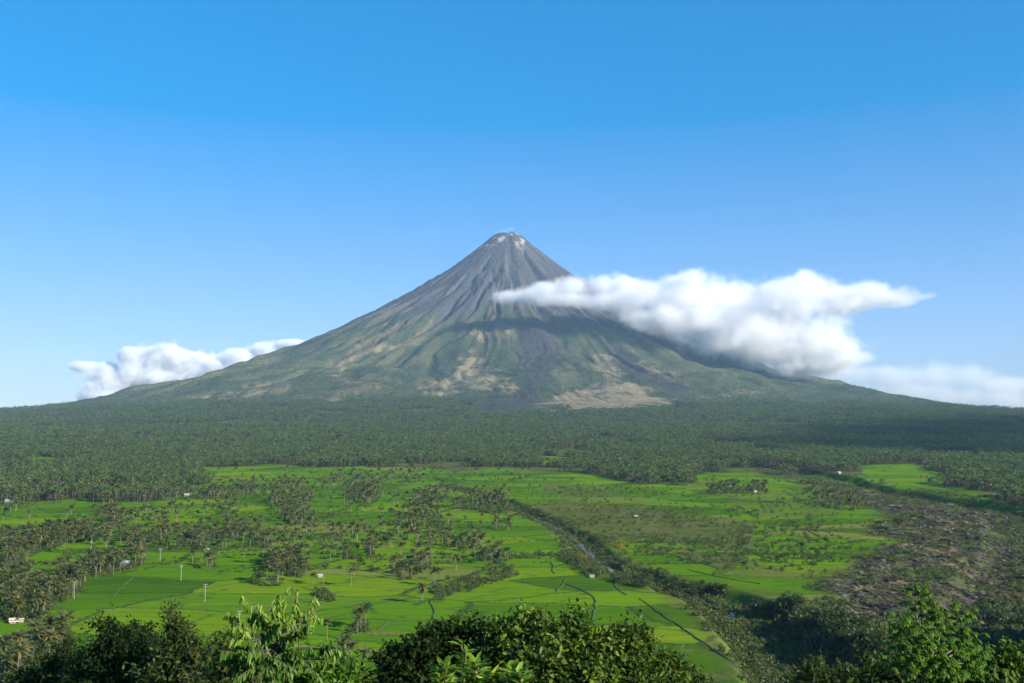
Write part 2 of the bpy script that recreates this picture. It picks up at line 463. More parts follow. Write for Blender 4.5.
    scr = np.maximum(scr, .62 * sstep(36, 16, dr * (1 - .45 * sstep(760, 600, y)) + (n2 - .5) * 20))
    scr = np.maximum(scr, sstep(0.02, 8, hills(x, y)))
    msk = np.stack([paddy, zl, np.clip(scr, 0, 1), zf * sstep(7600, 6500, r) * 0 + zf], 1)
    me_all = None
    fr = r[q].mean(1)
    R0 = 6600.0
    col4 = np.concatenate([alb, np.ones((len(x), 1))], 1)
    for name, sel in (('ground', fr >= R0), ('volcano', fr < R0)):
        qq = q[sel]; used = np.unique(qq); mp = np.zeros(len(x), np.int32); mp[used] = np.arange(len(used))
        me = mesh_np(name, np.stack([x, y, z], 1)[used], [mp[qq]], [M[name]])
        vattr(me, 'alb', col4[used], 'FLOAT_COLOR'); vattr(me, 'msk', msk[used], 'FLOAT_COLOR')
        o = link(name, me); tag(o, kind='structure')
    bpy.data.objects['ground']['label'] = 'green plain of rice paddies with a dark rocky flood bed on the right'
    bpy.data.objects['volcano']['label'] = 'steep symmetrical volcano cone with bare grey gullied top and forested foot'

def volcano_material():
    k = NT('volcano'); P = k.n('NewGeometry').outputs['Position']
    a = k.attr('alb').outputs['Color']
    n = k.noise(P, 0.055, 5, .65); n2 = k.noise(P, 0.012, 5, .6)
    c = k.mix(k.smooth(n, .35, .65), k.mix(.62, (0, 0, 0), a), k.mix(.12, a, (.3, .28, .2)))
    c = k.mix(k.math('MULTIPLY', k.smooth(n2, .48, .7), .45), c, k.mix(.5, a, (.03, .04, .02)))
    h = k.math('ADD', n, k.math('MULTIPLY', n2, 2.0))
    return k.done(k.bsdf(c, .95, h, 9.0, .8, .05))

def ground_material():
    k = NT('ground'); P = k.n('NewGeometry').outputs['Position']
    m = k.attr('msk'); sep = k.n('SeparateColor'); k.l(m.outputs['Color'], sep.inputs[0])
    alb = k.attr('alb').outputs['Color']
    # paddies: irregular parcels with strips inside and grassy dikes between them
    dn = k.n('TexNoise'); k.l(P, dn.inputs['Vector']); dn.inputs['Scale'].default_value = .012; dn.inputs['Detail'].default_value = 3
    off = k.n('VectorMath', operation='MULTIPLY_ADD'); k.l(dn.outputs['Color'], off.inputs[0]); off.inputs[1].default_value = (44, 44, 0); k.l(P, off.inputs[2])
    def cells(scale, rot, feat):
        v = k.n('TexVoronoi', voronoi_dimensions='2D', feature=feat); v.inputs['Scale'].default_value = 1.0
        v.inputs['Randomness'].default_value = .85
        k.l(k.mapping(off.outputs[0], (scale[0], scale[1], 1), (0, 0, rot)), v.inputs['Vector']); return v
    big = cells((1 / 105., 1 / 62.), .22, 'F1'); bige = cells((1 / 105., 1 / 62.), .22, 'DISTANCE_TO_EDGE')
    sml = cells((1 / 62., 1 / 15.), .10, 'F1'); smle = cells((1 / 62., 1 / 15.), .10, 'DISTANCE_TO_EDGE')
    def chan(v, i):
        s = k.n('SeparateColor'); k.l(v.outputs['Color'], s.inputs[0]); return s.outputs[i]
    pc = k.ramp(chan(big, 0), [(.10, (.034, .086, .007)), (.26, (.066, .162, .005)), (.42, (.110, .228, .005)), (.54, (.052, .130, .007)), (.68, (.096, .210, .005)), (.82, (.168, .240, .009)), (.90, (.088, .195, .006)), (1, (.200, .175, .050))])
    ps = k.ramp(chan(sml, 1), [(0, (.052, .126, .007)), (.5, (.092, .196, .006)), (1, (.135, .226, .008))])
    g = k.mix(.28, pc, ps)
    fine = k.noise(k.mapping(P, (.10, .55, .3), (0, 0, .1)), 1.0, 4, .6)
    g = k.mix(k.math('MULTIPLY', k.smooth(fine, .42, .72), .35), g, (.050, .115, .014))
    patch = k.noise(P, .03, 4, .6)
    g = k.mix(k.math('MULTIPLY', k.smooth(patch, .60, .72), .5), g, (.135, .150, .050))
    dike = k.math('MAXIMUM', k.smooth(bige.outputs['Distance'], .030, .012), k.math('MULTIPLY', k.smooth(smle.outputs['Distance'], .060, .02), .62))
    tuft = k.noise(P, .35, 3)
    g = k.mix(k.math('MULTIPLY', dike, k.smooth(tuft, .30, .55)), g, (.040, .062, .018))
    # scrubby ground
    s1 = k.noise(P, .045, 6, .65); s2 = k.noise(P, .22, 4, .6)
    sc_c = k.mix(k.smooth(s1, .42, .60), (.062, .090, .020), (.150, .118, .050))
    sc_c = k.mix(k.math('MULTIPLY', k.smooth(s2, .45, .6), .7), sc_c, (.050, .060, .024))
    # flood bed: dark sand and stones, dry grass, a little green
    l1 = k.noise(P, .016, 6, .62); l2 = k.noise(P, .11, 5, .65); l3 = k.noise(P, .55, 3, .6)
    lc = k.mix(k.smooth(l2, .46, .56), (.013, .013, .012), (.064, .062, .050))
    lc = k.mix(k.math('MULTIPLY', k.smooth(l1, .53, .60), k.smooth(l2, .42, .50)), lc, (.155, .126, .062))
    lc = k.mix(k.math('MULTIPLY', k.smooth(l1, .49, .44), k.smooth(l3, .42, .50)), lc, (.065, .105, .022))
    lc = k.mix(k.math('MULTIPLY', k.smooth(l3, .58, .66), .6), lc, (.15, .128, .095))
    # forest floor
    fl = k.mix(k.smooth(s2, .40, .62), (.020, .036, .012), alb)
    base = k.mix(sep.outputs[0], alb, g)
    base = k.mix(k.math('SUBTRACT', m.outputs['Alpha'], sep.outputs[2]), base, fl)
    base = k.mix(k.math('MULTIPLY', sep.outputs[2], k.smooth(k.math('ADD', s1, k.math('MULTIPLY', sep.outputs[2], .5)), .62, .82)), base, sc_c)
    base = k.mix(sep.outputs[1], base, lc)
    hgt = k.math('ADD', k.math('MULTIPLY', s2, 1.0), k.math('MULTIPLY', l3, .6))
    return k.done(k.bsdf(base, 1.0, hgt, .7, .55, 0.0))

M['ground'] = ground_material(); M['volcano'] = volcano_material()
build_land()

def ground_z(x, y):
    return height(np.atleast_1d(np.asarray(x, float)), np.atleast_1d(np.asarray(y, float)))
def on_ground(px, py):
    X, Y = ray_ground(px, py, height)
    return X, Y, height(X, Y)
# ------------------------------------------------------------------ air: one even box of haze round everything
def build_haze():
    k = NT('haze')
    v = k.n('VolumePrincipled')
    v.inputs['Color'].default_value = (0.44, 0.69, 1.0, 1)
    v.inputs['Density'].default_value = HAZE_DENSITY
    v.inputs['Anisotropy'].default_value = 0.0
    m = k.done(v.outputs[0], True)
    m.cycles.homogeneous_volume = True
    x0, x1, y0, y1, z0, z1 = -16000, 16000, -2500, 19000, -16.0, 2440.0
    vs = [(x, y, z) for z in (z0, z1) for y in (y0, y1) for x in (x0, x1)]
    me = mesh_np('haze', vs, [[(0, 2, 3, 1), (4, 5, 7, 6), (0, 1, 5, 4), (2, 6, 7, 3), (0, 4, 6, 2), (1, 3, 7, 5)]], [m], False)
    tag(link('haze', me), 'pale blue air between the camera and the volcano', kind='stuff')

# ------------------------------------------------------------------ clouds: closed billowing bodies filled with uneven mist
def ico(sub):
    import bmesh
    bm = bmesh.new(); bmesh.ops.create_icosphere(bm, subdivisions=sub, radius=1.0)
    v = np.array([p.co[:] for p in bm.verts]); f = np.array([[q.index for q in p.verts] for p in bm.faces]); bm.free()
    return v, f
ICO3 = ico(3)
def noise3(p, s, seed, octs=3):
    x, y, z = p[:, 0] / s, p[:, 1] / s, p[:, 2] / s
    return (fbm(x + .31 * z, y - .17 * z, seed, octs) + fbm(y + .23 * x, z + .19 * x, seed + 40, octs) + fbm(z - .27 * y, x + .11 * y, seed + 80, octs)) / 3 - .5

def cloud_mat(name, pw, density, scale, amp, edge, aniso=.0):
    """mist density: fullest inside the overlapping puffs, eaten away by noise towards their rims"""
    k = NT(name); P = k.n('NewGeometry').outputs['Position']
    d = None
    for c, r in pw:
        mp = k.n('Mapping'); k.l(P, mp.inputs[0])
        mp.inputs['Scale'].default_value = tuple(1 / v for v in r); mp.inputs['Location'].default_value = tuple(-a / b for a, b in zip(c, r))
        ln = k.n('VectorMath', operation='LENGTH'); k.l(mp.outputs[0], ln.inputs[0])
        d = ln.outputs['Value'] if d is None else k.math('SMOOTH_MIN', d, ln.outputs['Value'], .40)
    n = k.math('ADD', k.math('MULTIPLY', k.noise(P, 1 / scale, 5, .60), .72), k.math('MULTIPLY', k.noise(P, 3.6 / scale, 4, .65), .28))
    f = k.math('ADD', k.math('SUBTRACT', 1.0, d), k.math('MULTIPLY', k.math('SUBTRACT', n, .5), amp))
    dn = k.math('MULTIPLY', k.smooth(f, 0.0, edge), density)
    v = k.n('VolumePrincipled'); v.inputs['Color'].default_value = (.945, .952, .964, 1); k.l(dn, v.inputs['Density'])
    v.inputs['Anisotropy'].default_value = aniso
    return k.done(v.outputs[0], True)

def cloud(name, label, puffs, voxel, density, scale, amp=1.5, edge=.45, grow=1.32):
    V, Fc, pw = [], [], []; n = 0
    for (px, py, rx, ry, Y, dr) in puffs:
        c = at(px, py, Y); s = Y / F
        r = np.array([rx * s, dr, ry * s]); pw.append((tuple(c), tuple(r)))
        V.append(ICO3[0] * r * grow + np.array(c)); Fc.append(ICO3[1] + n); n += len(ICO3[0])
    me = mesh_np(name, np.concatenate(V), [np.concatenate(Fc)])
    o = link(name, me)
    md = o.modifiers.new('remesh', 'REMESH'); md.mode = 'VOXEL'; md.voxel_size = voxel
    dg = bpy.context.evaluated_depsgraph_get()
    ev = bpy.data.meshes.new_from_object(o.evaluated_get(dg))
    o.modifiers.clear()
    ev.materials.clear(); ev.materials.append(cloud_mat(name + '_mist', pw, density, scale, amp, edge)); ev.name = name
    o.data = ev; bpy.data.meshes.remove(me)
    return tag(o, label, 'cloud')

def build_clouds():
    big = []
    for px, py, rx, ry in ((514, 296, 22, 8), (530, 294, 22, 10), (548, 290, 24, 12), (574, 287, 24, 13), (600, 286, 26, 14), (626, 284, 20, 10), (565, 299, 44, 9), (610, 302, 40, 12)):
        big.append((px, py, rx, ry, 9000, 240))
    for px, py, rx, ry in ((645, 298, 52, 20), (690, 300, 58, 23), (735, 304, 64, 26), (780, 304, 54, 25), (700, 322, 70, 22), (745, 334, 64, 26), (780, 336, 60, 32), (806, 342, 46, 28),
                           (828, 352, 34, 18), (846, 360, 20, 9), (805, 291, 32, 15), (801, 281, 15, 10), (684, 282, 24, 9), (846, 296, 48, 14), (838, 306, 30, 11), (876, 299, 40, 8), (900, 302, 24, 4),
                           (770, 352, 56, 16), (810, 366, 44, 13), (664, 318, 46, 12), (730, 345, 40, 12)):
        big.append((px, py, rx, ry, 9150, 560))
    cloud('cloud', 'large white cloud bank wrapped round the right shoulder of the volcano', big, 45, .0110, 290, 2.75, .85, 1.46)
    low = [(px, py, rx, ry, 13200, 420) for px, py, rx, ry in ((850, 374, 46, 12), (880, 372, 30, 10), (890, 378, 38, 13), (930, 376, 38, 15), (968, 376, 32, 16), (1003, 386, 38, 13), (1045, 386, 38, 14), (905, 392, 70, 14), (990, 400, 80, 16))]
    cloud('cloud', 'low hazy cloud bank lying behind the right foot of the volcano', low, 60, .0030, 380, 2.2, .8, 1.4)
    left = [(px, py, rx, ry, 14500, 420) for px, py, rx, ry in ((84, 367, 14, 7), (104, 372, 26, 11), (120, 384, 30, 14), (132, 356, 16, 9), (142, 372, 28, 18), (165, 362, 30, 20), (190, 364, 28, 17), (175, 380, 40, 18),
                                                               (214, 365, 28, 12), (243, 358, 24, 11), (268, 351, 20, 9), (292, 345, 18, 7), (240, 370, 40, 14), (110, 398, 36, 10))]
    cloud('cloud', 'white cumulus cloud standing behind the left slope of the volcano', left, 60, .018, 280, 2.3, .5, 1.4)
    far = []  # unseen cloud, added only for its shadow on the right-hand forest
    for wx, wy, wz, r in ((3850, 1000, 1520, 480), (4450, 2000, 1560, 760), (4050, 1500, 1540, 560), (5000, 2500, 1600, 820), (5300, 1500, 1560, 700), (5600, 3300, 1600, 800)):
        q = project(wx, wy, wz); far.append((float(q[0]), float(q[1]), r * 1.25 * F / wy, 210 * F / wy, wy, r))
    cloud('cloud', 'thin broken cloud added out of view beyond the right edge to shade the forest on that side', far, 90, .0042, 420, 2.0, .9, 1.4)
    steam = [(503, 231, 5, 2.2, 11450, 60), (510, 229, 6, 1.8, 11450, 60), (497, 233, 3, 2, 11440, 40)]
    cloud('steam_plume', 'faint white steam rising from the summit crater', steam, 9, .0022, 60)
build_haze()
build_clouds()

# ------------------------------------------------------------------ plants: leaf geometry
def frame_from(A, H):
    A = A / np.linalg.norm(A, axis=1, keepdims=True)
    S = np.cross(A, H); l = np.linalg.norm(S, axis=1, keepdims=True)
    S = np.where(l > 1e-4, S / np.maximum(l, 1e-4), np.array([[1., 0, 0]]))
    return A, S, np.cross(S, A)

def leaves(P, A, H, L, W, bend=.25, fold=.15, tint=None, simple=False):
    """batch of leaves: base P, axis A, up hint H, length L, width W -> verts, tri faces, quad faces, tint"""
    n = len(P); A, S, U = frame_from(A, H)
    L = np.broadcast_to(L, n)[:, None]; W = np.broadcast_to(W, n)[:, None]
    if simple:
        T = [(0, 0, 0), (.45, .5, .10), (1, 0, -.12), (.45, -.5, .10)]
        tri = []; quad = [(0, 1, 2, 3)]
    else:
        T = [(0, 0, 0), (.30, .46, 1), (.30, 0, 0), (.30, -.46, 1), (.68, .40, 1), (.68, 0, 0), (.68, -.40, 1), (1, 0, 0)]
        tri = [(0, 1, 2), (0, 2, 3), (4, 7, 5), (5, 7, 6)]; quad = [(2, 1, 4, 5), (3, 2, 5, 6)]
    vs = []
    for t, w, f in T:
        v = P + A * L * t + S * W * w + U * (W * f * fold) - U * (L * bend * t * t)
        vs.append(v)
    k = len(T); V = np.stack(vs, 1).reshape(-1, 3)
    off = (np.arange(n) * k)[:, None]
    tf = np.concatenate([off + np.array([f]) for f in tri]) if tri else np.zeros((0, 3), int)
    qf = np.concatenate([off + np.array([f]) for f in quad])
    tint = RNG.random(n) if tint is None else tint
    return V, tf, qf, np.repeat(np.clip(tint, 0, 1), k)

def tube(pts, radii, sides=6):
    pts = np.array(pts, float); radii = np.broadcast_to(radii, len(pts)); V = []
    for i, p in enumerate(pts):
        t = pts[min(i + 1, len(pts) - 1)] - pts[max(i - 1, 0)]; t /= np.linalg.norm(t) + 1e-9
        a = np.cross(t, (0.31, .95, .05)); a /= np.linalg.norm(a) + 1e-9; b = np.cross(t, a)
        for j in range(sides):
            q = 2 * math.pi * j / sides; V.append(p + radii[i] * (a * math.cos(q) + b * math.sin(q)))
    Q = [(i * sides + j, i * sides + (j + 1) % sides, (i + 1) * sides + (j + 1) % sides, (i + 1) * sides + j) for i in range(len(pts) - 1) for j in range(sides)]
    return np.array(V), np.array(Q)

class Bag:
    def __init__(s): s.V = []; s.T = []; s.Q = []; s.t = []; s.n = 0
    def add(s, V, T=None, Q=None, tint=.5):
        s.V.append(V)
        if T is not None and len(T): s.T.append(np.asarray(T) + s.n)
        if Q is not None and len(Q): s.Q.append(np.asarray(Q) + s.n)
        s.t.append(np.broadcast_to(tint, len(V))); s.n += len(V)
    def mesh(s, name, mat):
        fl = ([np.concatenate(s.T)] if s.T else []) + ([np.concatenate(s.Q)] if s.Q else [])
        me = mesh_np(name, np.concatenate(s.V), fl, [mat]); vattr(me, 'tint', np.concatenate(s.t)); return me

def palm_parts(h, rng, nf=20, seg=6, serr=True, mat='palm_leaf', R=4.9):
    """coconut palm: slightly leaning tapered trunk and a crown of arching fronds, a few of them dead"""
    lean = rng.uniform(0, .09) * h; la = rng.uniform(0, 6.28)
    ts = np.linspace(0, 1, 5)
    pts = [(lean * t * t * math.cos(la), lean * t * t * math.sin(la), h * t) for t in ts]
    b = Bag(); V, Q = tube(pts, np.linspace(.24, .13, 5) * (1 if serr else 1.4), 6 if serr else 4); b.add(V, None, Q)
    top = np.array(pts[-1]); c = Bag()
    for i in range(nf):
        a = i * 2.399 + rng.uniform(-.3, .3); lv = (i + .5) / nf
        up = 1.25 - 1.75 * lv + rng.uniform(-.15, .15); Lf = R * rng.uniform(.85, 1.1) * (.8 if lv < .2 else 1)
        dead = lv > .86 and rng.random() < .7
        tint = rng.uniform(.8, 1) if dead else rng.uniform(.05, .7)
        p = top.copy(); ang = up; st = Lf / seg; prevL = prevR = None
        d2 = np.array((math.cos(a), math.sin(a), 0)); sd = np.array((-math.sin(a), math.cos(a), 0))
        vs = []
        for j in range(seg + 1):
            t = j / seg
            w = .95 * (math.sin(math.pi * min(1, t * .93 + .07)) ** .6) * (1.15 if not serr else 1) * (.55 if dead else 1)
            if serr and j % 2 == 1: w *= .62
            nrm = np.array((-d2[0] * math.sin(ang), -d2[1] * math.sin(ang), math.cos(ang)))
            dr = -.45 * w
            vs += [p + sd * w + nrm * dr, p, p - sd * w + nrm * dr]
            p = p + st * (d2 * math.cos(ang) + np.array((0, 0, math.sin(ang))))
            ang -= (1.05 if not dead else .8) / seg * (.5 + t)
        Q = []
        for j in range(seg):
            o = 3 * j; Q += [(o, o + 1, o + 4, o + 3), (o + 1, o + 2, o + 5, o + 4)]
        c.add(np.array(vs), None, Q, tint)
    return b, c

def crown_leaves(lobes, n, size, rng, simple=True, droop=.2):
    """leaf clumps filling lobes (centre, radii); denser near each lobe's skin"""
    vol = np.array([l[1][0] * l[1][1] * l[1][2] for l in lobes]) ** .67; k = rng.choice(len(lobes), n, p=vol / vol.sum())
    C = np.array([l[0] for l in lobes], float)[k]; R = np.array([l[1] for l in lobes], float)[k]
    u = rng.normal(size=(n, 3)); u /= np.linalg.norm(u, axis=1, keepdims=True)
    rr = rng.random(n) ** .35 * rng.uniform(.82, 1.12, n)
    P = C + u * R * rr[:, None]
    A = u + rng.normal(size=(n, 3)) * .75; A[:, 2] -= droop
    H = u * .7 + rng.normal(size=(n, 3)) * .45 + np.array((0, 0, .6))
    lt = rng.random(len(lobes)) * .35
    tint = np.clip(rng.random(n) * .62 + lt[k], 0, 1)
    L = size * rng.uniform(.65, 1.3, n)
    return leaves(P, A, H, L, L * rng.uniform(.5, .8, n), tint=tint, simple=simple)

def tree_parts(h, w, rng, n=330, size=.95, lob=7, simple=True):
    """round broad-leaved tree: tapered trunk with limbs into several leafy lobes"""
    b = Bag(); th = h * .38
    V, Q = tube([(0, 0, -.3), (.05 * h * rng.uniform(-1, 1), .03 * h, th * .6), (0.03 * h, 0, th)], [.05 * h * .5, .04 * h * .5, .03 * h * .5]); b.add(V, None, Q)
    lobes = []
    for i in range(lob):
        a = i * 2.399 + rng.uniform(-.4, .4); q = rng.uniform(.25, 1) ** .6 * w * .33
        z = h * rng.uniform(.45, .86) if i else h * .8
        if i == 0: q = 0
        r = w * rng.uniform(.17, .27)
        c = (q * math.cos(a), q * math.sin(a), z); lobes.append((c, (r, r, r * rng.uniform(.65, .95))))
        V, Q = tube([(0.02 * h, 0, th * .9), (c[0] * .5, c[1] * .5, (th + z) / 2), c], [.028 * h * .5, .018 * h * .5, .007 * h * .5], 5); b.add(V, None, Q)
    c = Bag(); V, T, Q, t = crown_leaves(lobes, n, size, rng, simple); c.add(V, T, Q, t)
    return b, c

PALM = []; PALM_LO = []; FPALM = []; TREE = []; BUSH = []
_r = np.random.default_rng(5)
for i in range(7):
    b, c = palm_parts(_r.uniform(8.5, 12.5), _r); PALM.append((b.mesh('trunk', M['palm_bark']), c.mesh('crown', M['palm_leaf'])))
def joined(name, b, c, mb, mc):
    """one low mesh (trunk + crown) for plants planted by the thousand"""
    nb = sum(len(v) for v in b.V); V = np.concatenate(b.V + c.V)
    f1 = ([np.concatenate(b.T)] if b.T else []) + ([np.concatenate(b.Q)] if b.Q else [])
    f2 = ([np.concatenate(c.T)] if c.T else []) + ([np.concatenate(c.Q)] if c.Q else [])
    me = mesh_np(name, V, f1 + [f + nb for f in f2], [mb, mc], True, np.concatenate([np.zeros(sum(map(len, f1))), np.ones(sum(map(len, f2)))]))
    vattr(me, 'tint', np.concatenate(b.t + c.t)); return bpy.data.objects.new(name, me)
for i in range(5):
    PALM_LO.append(joined('palm', *palm_parts(_r.uniform(9, 12.5), _r, 15, 3, False), M['palm_bark'], M['palm_leaf']))
for i in range(5):
    FPALM.append(joined('palm', *palm_parts(_r.uniform(9.5, 15), _r, 15, 3, False, R=5.0), M['bark'], M['forest_palm_leaf']))
for i in range(6):
    b, c = tree_parts(_r.uniform(6, 9), _r.uniform(6.5, 9.5), _r); TREE.append((b.mesh('trunk', M['bark']), c.mesh('crown', M['tree_leaf'])))
FTREE = []
for i in range(4):
    FTREE.append(joined('tree', *tree_parts(_r.uniform(9, 13), _r.uniform(9, 13), _r, 130, 1.7, 6), M['bark'], M['forest_tree_leaf']))
for i in range(4):
    lob = [((_r.uniform(-.8, .8), _r.uniform(-.8, .8), _r.uniform(.5, 1.1)), (_r.uniform(.7, 1.2), _r.uniform(.7, 1.2), _r.uniform(.5, .9))) for _ in range(4)]
    c = Bag(); V, T, Q, t = crown_leaves(lob, 110, .55, _r); c.add(V, T, Q, t)
    BUSH.append(bpy.data.objects.new('bush', c.mesh('bush', M['scrub_leaf'])))
TUFT = []
for i in range(3):
    n = 40; a = _r.uniform(0, 6.28, n); A = np.stack([np.cos(a) * .6, np.sin(a) * .6, _r.uniform(.5, 1.4, n)], 1)
    c = Bag(); V, T, Q, t = leaves(_r.normal(size=(n, 3)) * (.4, .4, .02), A, np.tile((0, 0, 1.), (n, 1)), _r.uniform(.6, 1.3, n), .22, simple=True); c.add(V, T, Q, t)
    TUFT.append(bpy.data.objects.new('tuft', c.mesh('tuft', M['dry_tuft'])))
ROCK = []
for i in range(4):
    v, f = ico(2); s = 1 + .55 * noise3(v * 10 + i * 37, 9.0, 200 + i, 3)[:, None] * 2
    me = mesh_np('rock', v * s * (_r.uniform(.7, 1.2), _r.uniform(.7, 1.2), _r.uniform(.45, .7)), [f], [M['rock']], False); ROCK.append(bpy.data.objects.new('rock', me))

def scatter(name, label, protos, P, S):
    """thousands of plants as ONE stuff object: points carrying instances"""
    me = bpy.data.meshes.new(name); me.vertices.add(len(P)); me.vertices.foreach_set('co', np.asarray(P, np.float32).ravel())
    a = me.attributes.new('scl', 'FLOAT', 'POINT'); a.data.foreach_set('value', np.asarray(S, np.float32))
    o = link(name, me); tag(o, label, kind='stuff')
    g = bpy.data.node_groups.new(name, 'GeometryNodeTree')
    g.interface.new_socket('Geometry', in_out='INPUT', socket_type='NodeSocketGeometry'); g.interface.new_socket('Geometry', in_out='OUTPUT', socket_type='NodeSocketGeometry')
    N = g.nodes.new; i = N('NodeGroupInput'); q = N('NodeGroupOutput'); ip = N('GeometryNodeInstanceOnPoints'); jn = N('GeometryNodeJoinGeometry')
    for p in protos:
        oi = N('GeometryNodeObjectInfo'); oi.inputs['Object'].default_value = p; oi.inputs['As Instance'].default_value = True
        g.links.new(oi.outputs['Geometry'], jn.inputs[0])
    g.links.new(i.outputs[0], ip.inputs['Points']); g.links.new(jn.outputs[0], ip.inputs['Instance']); ip.inputs['Pick Instance'].default_value = True
    ri = N('FunctionNodeRandomValue'); ri.data_type = 'INT'; ri.inputs[4].default_value = 0; ri.inputs[5].default_value = len(protos) - 1
    g.links.new(ri.outputs[2], ip.inputs['Instance Index'])
    rv = N('FunctionNodeRandomValue'); rv.data_type = 'FLOAT_VECTOR'; rv.inputs[0].default_value = (-.04, -.04, 0); rv.inputs[1].default_value = (.04, .04, 6.283); rv.inputs['Seed'].default_value = 3
    g.links.new(rv.outputs[0], ip.inputs['Rotation'])
    na = N('GeometryNodeInputNamedAttribute'); na.data_type = 'FLOAT'; na.inputs[0].default_value = 'scl'
    g.links.new(na.outputs[0], ip.inputs['Scale'])
    g.links.new(ip.outputs[0], q.inputs[0])
    md = o.modifiers.new('plants', 'NODES'); md.node_group = g
    return o

# ------------------------------------------------------------------ the palm forest that climbs the foot of the volcano
def build_forest():
    def fan(n, y0, y1, m=.60):
        y = np.sqrt(RNG.uniform(y0 ** 2, y1 ** 2, n)); return y * RNG.uniform(-m, m, n), y
    PX, PY, PS = [], [], []
    for n, y0, y1, s in ((75000, 1250, 3000, 1.0), (80000, 3000, 4700, 1.25), (70000, 4700, 6600, 1.6), (60000, 6000, 8600, 1.5)):
        x, y = fan(n, y0, y1)
        z = ground_z(x, y); f = zone_forest(x, y, z)
        gap = fbm(x / 170, y / 170, 301, 4)
        keep = (f > .5) & (gap > .385)
        up = z > 320
        keep &= ~(up & (fbm(x / 300, y / 300, 305, 4) < .36 + (z - 320) * .00050))
        px, py = project(x, y, z)
        for pl in ([(480, 398), (545, 398), (560, 414), (470, 416)], [(529, 405), (600, 384), (646, 393), (684, 408), (600, 412)], [(417, 388), (470, 372), (513, 390), (464, 393)]):
            keep &= ~in_poly(px, py, pl)
        d2 = polyline_dist(x, y, LAHAR); keep &= d2 > 40
        PX.append(x[keep]); PY.append(y[keep]); PS.append(s * RNG.uniform(.55, 1.2, keep.sum()) * np.where(z[keep] > 300, .8, 1))
    x = np.concatenate(PX); y = np.concatenate(PY); s = np.concatenate(PS)
    P = np.stack([x, y, ground_z(x, y) - .2], 1)
    t = RNG.random(len(P)) < (.12 + .5 * sstep(.50, .60, fbm(x / 400, y / 400, 311, 3)))
    scatter('palm_forest', 'dense coconut palm forest covering the foot of the volcano', FPALM, P[~t], s[~t])
    scatter('mixed_forest', 'dark broad-leaved trees scattered through the palm forest', FTREE, P[t], s[t])
    print('forest', len(P))
build_forest()
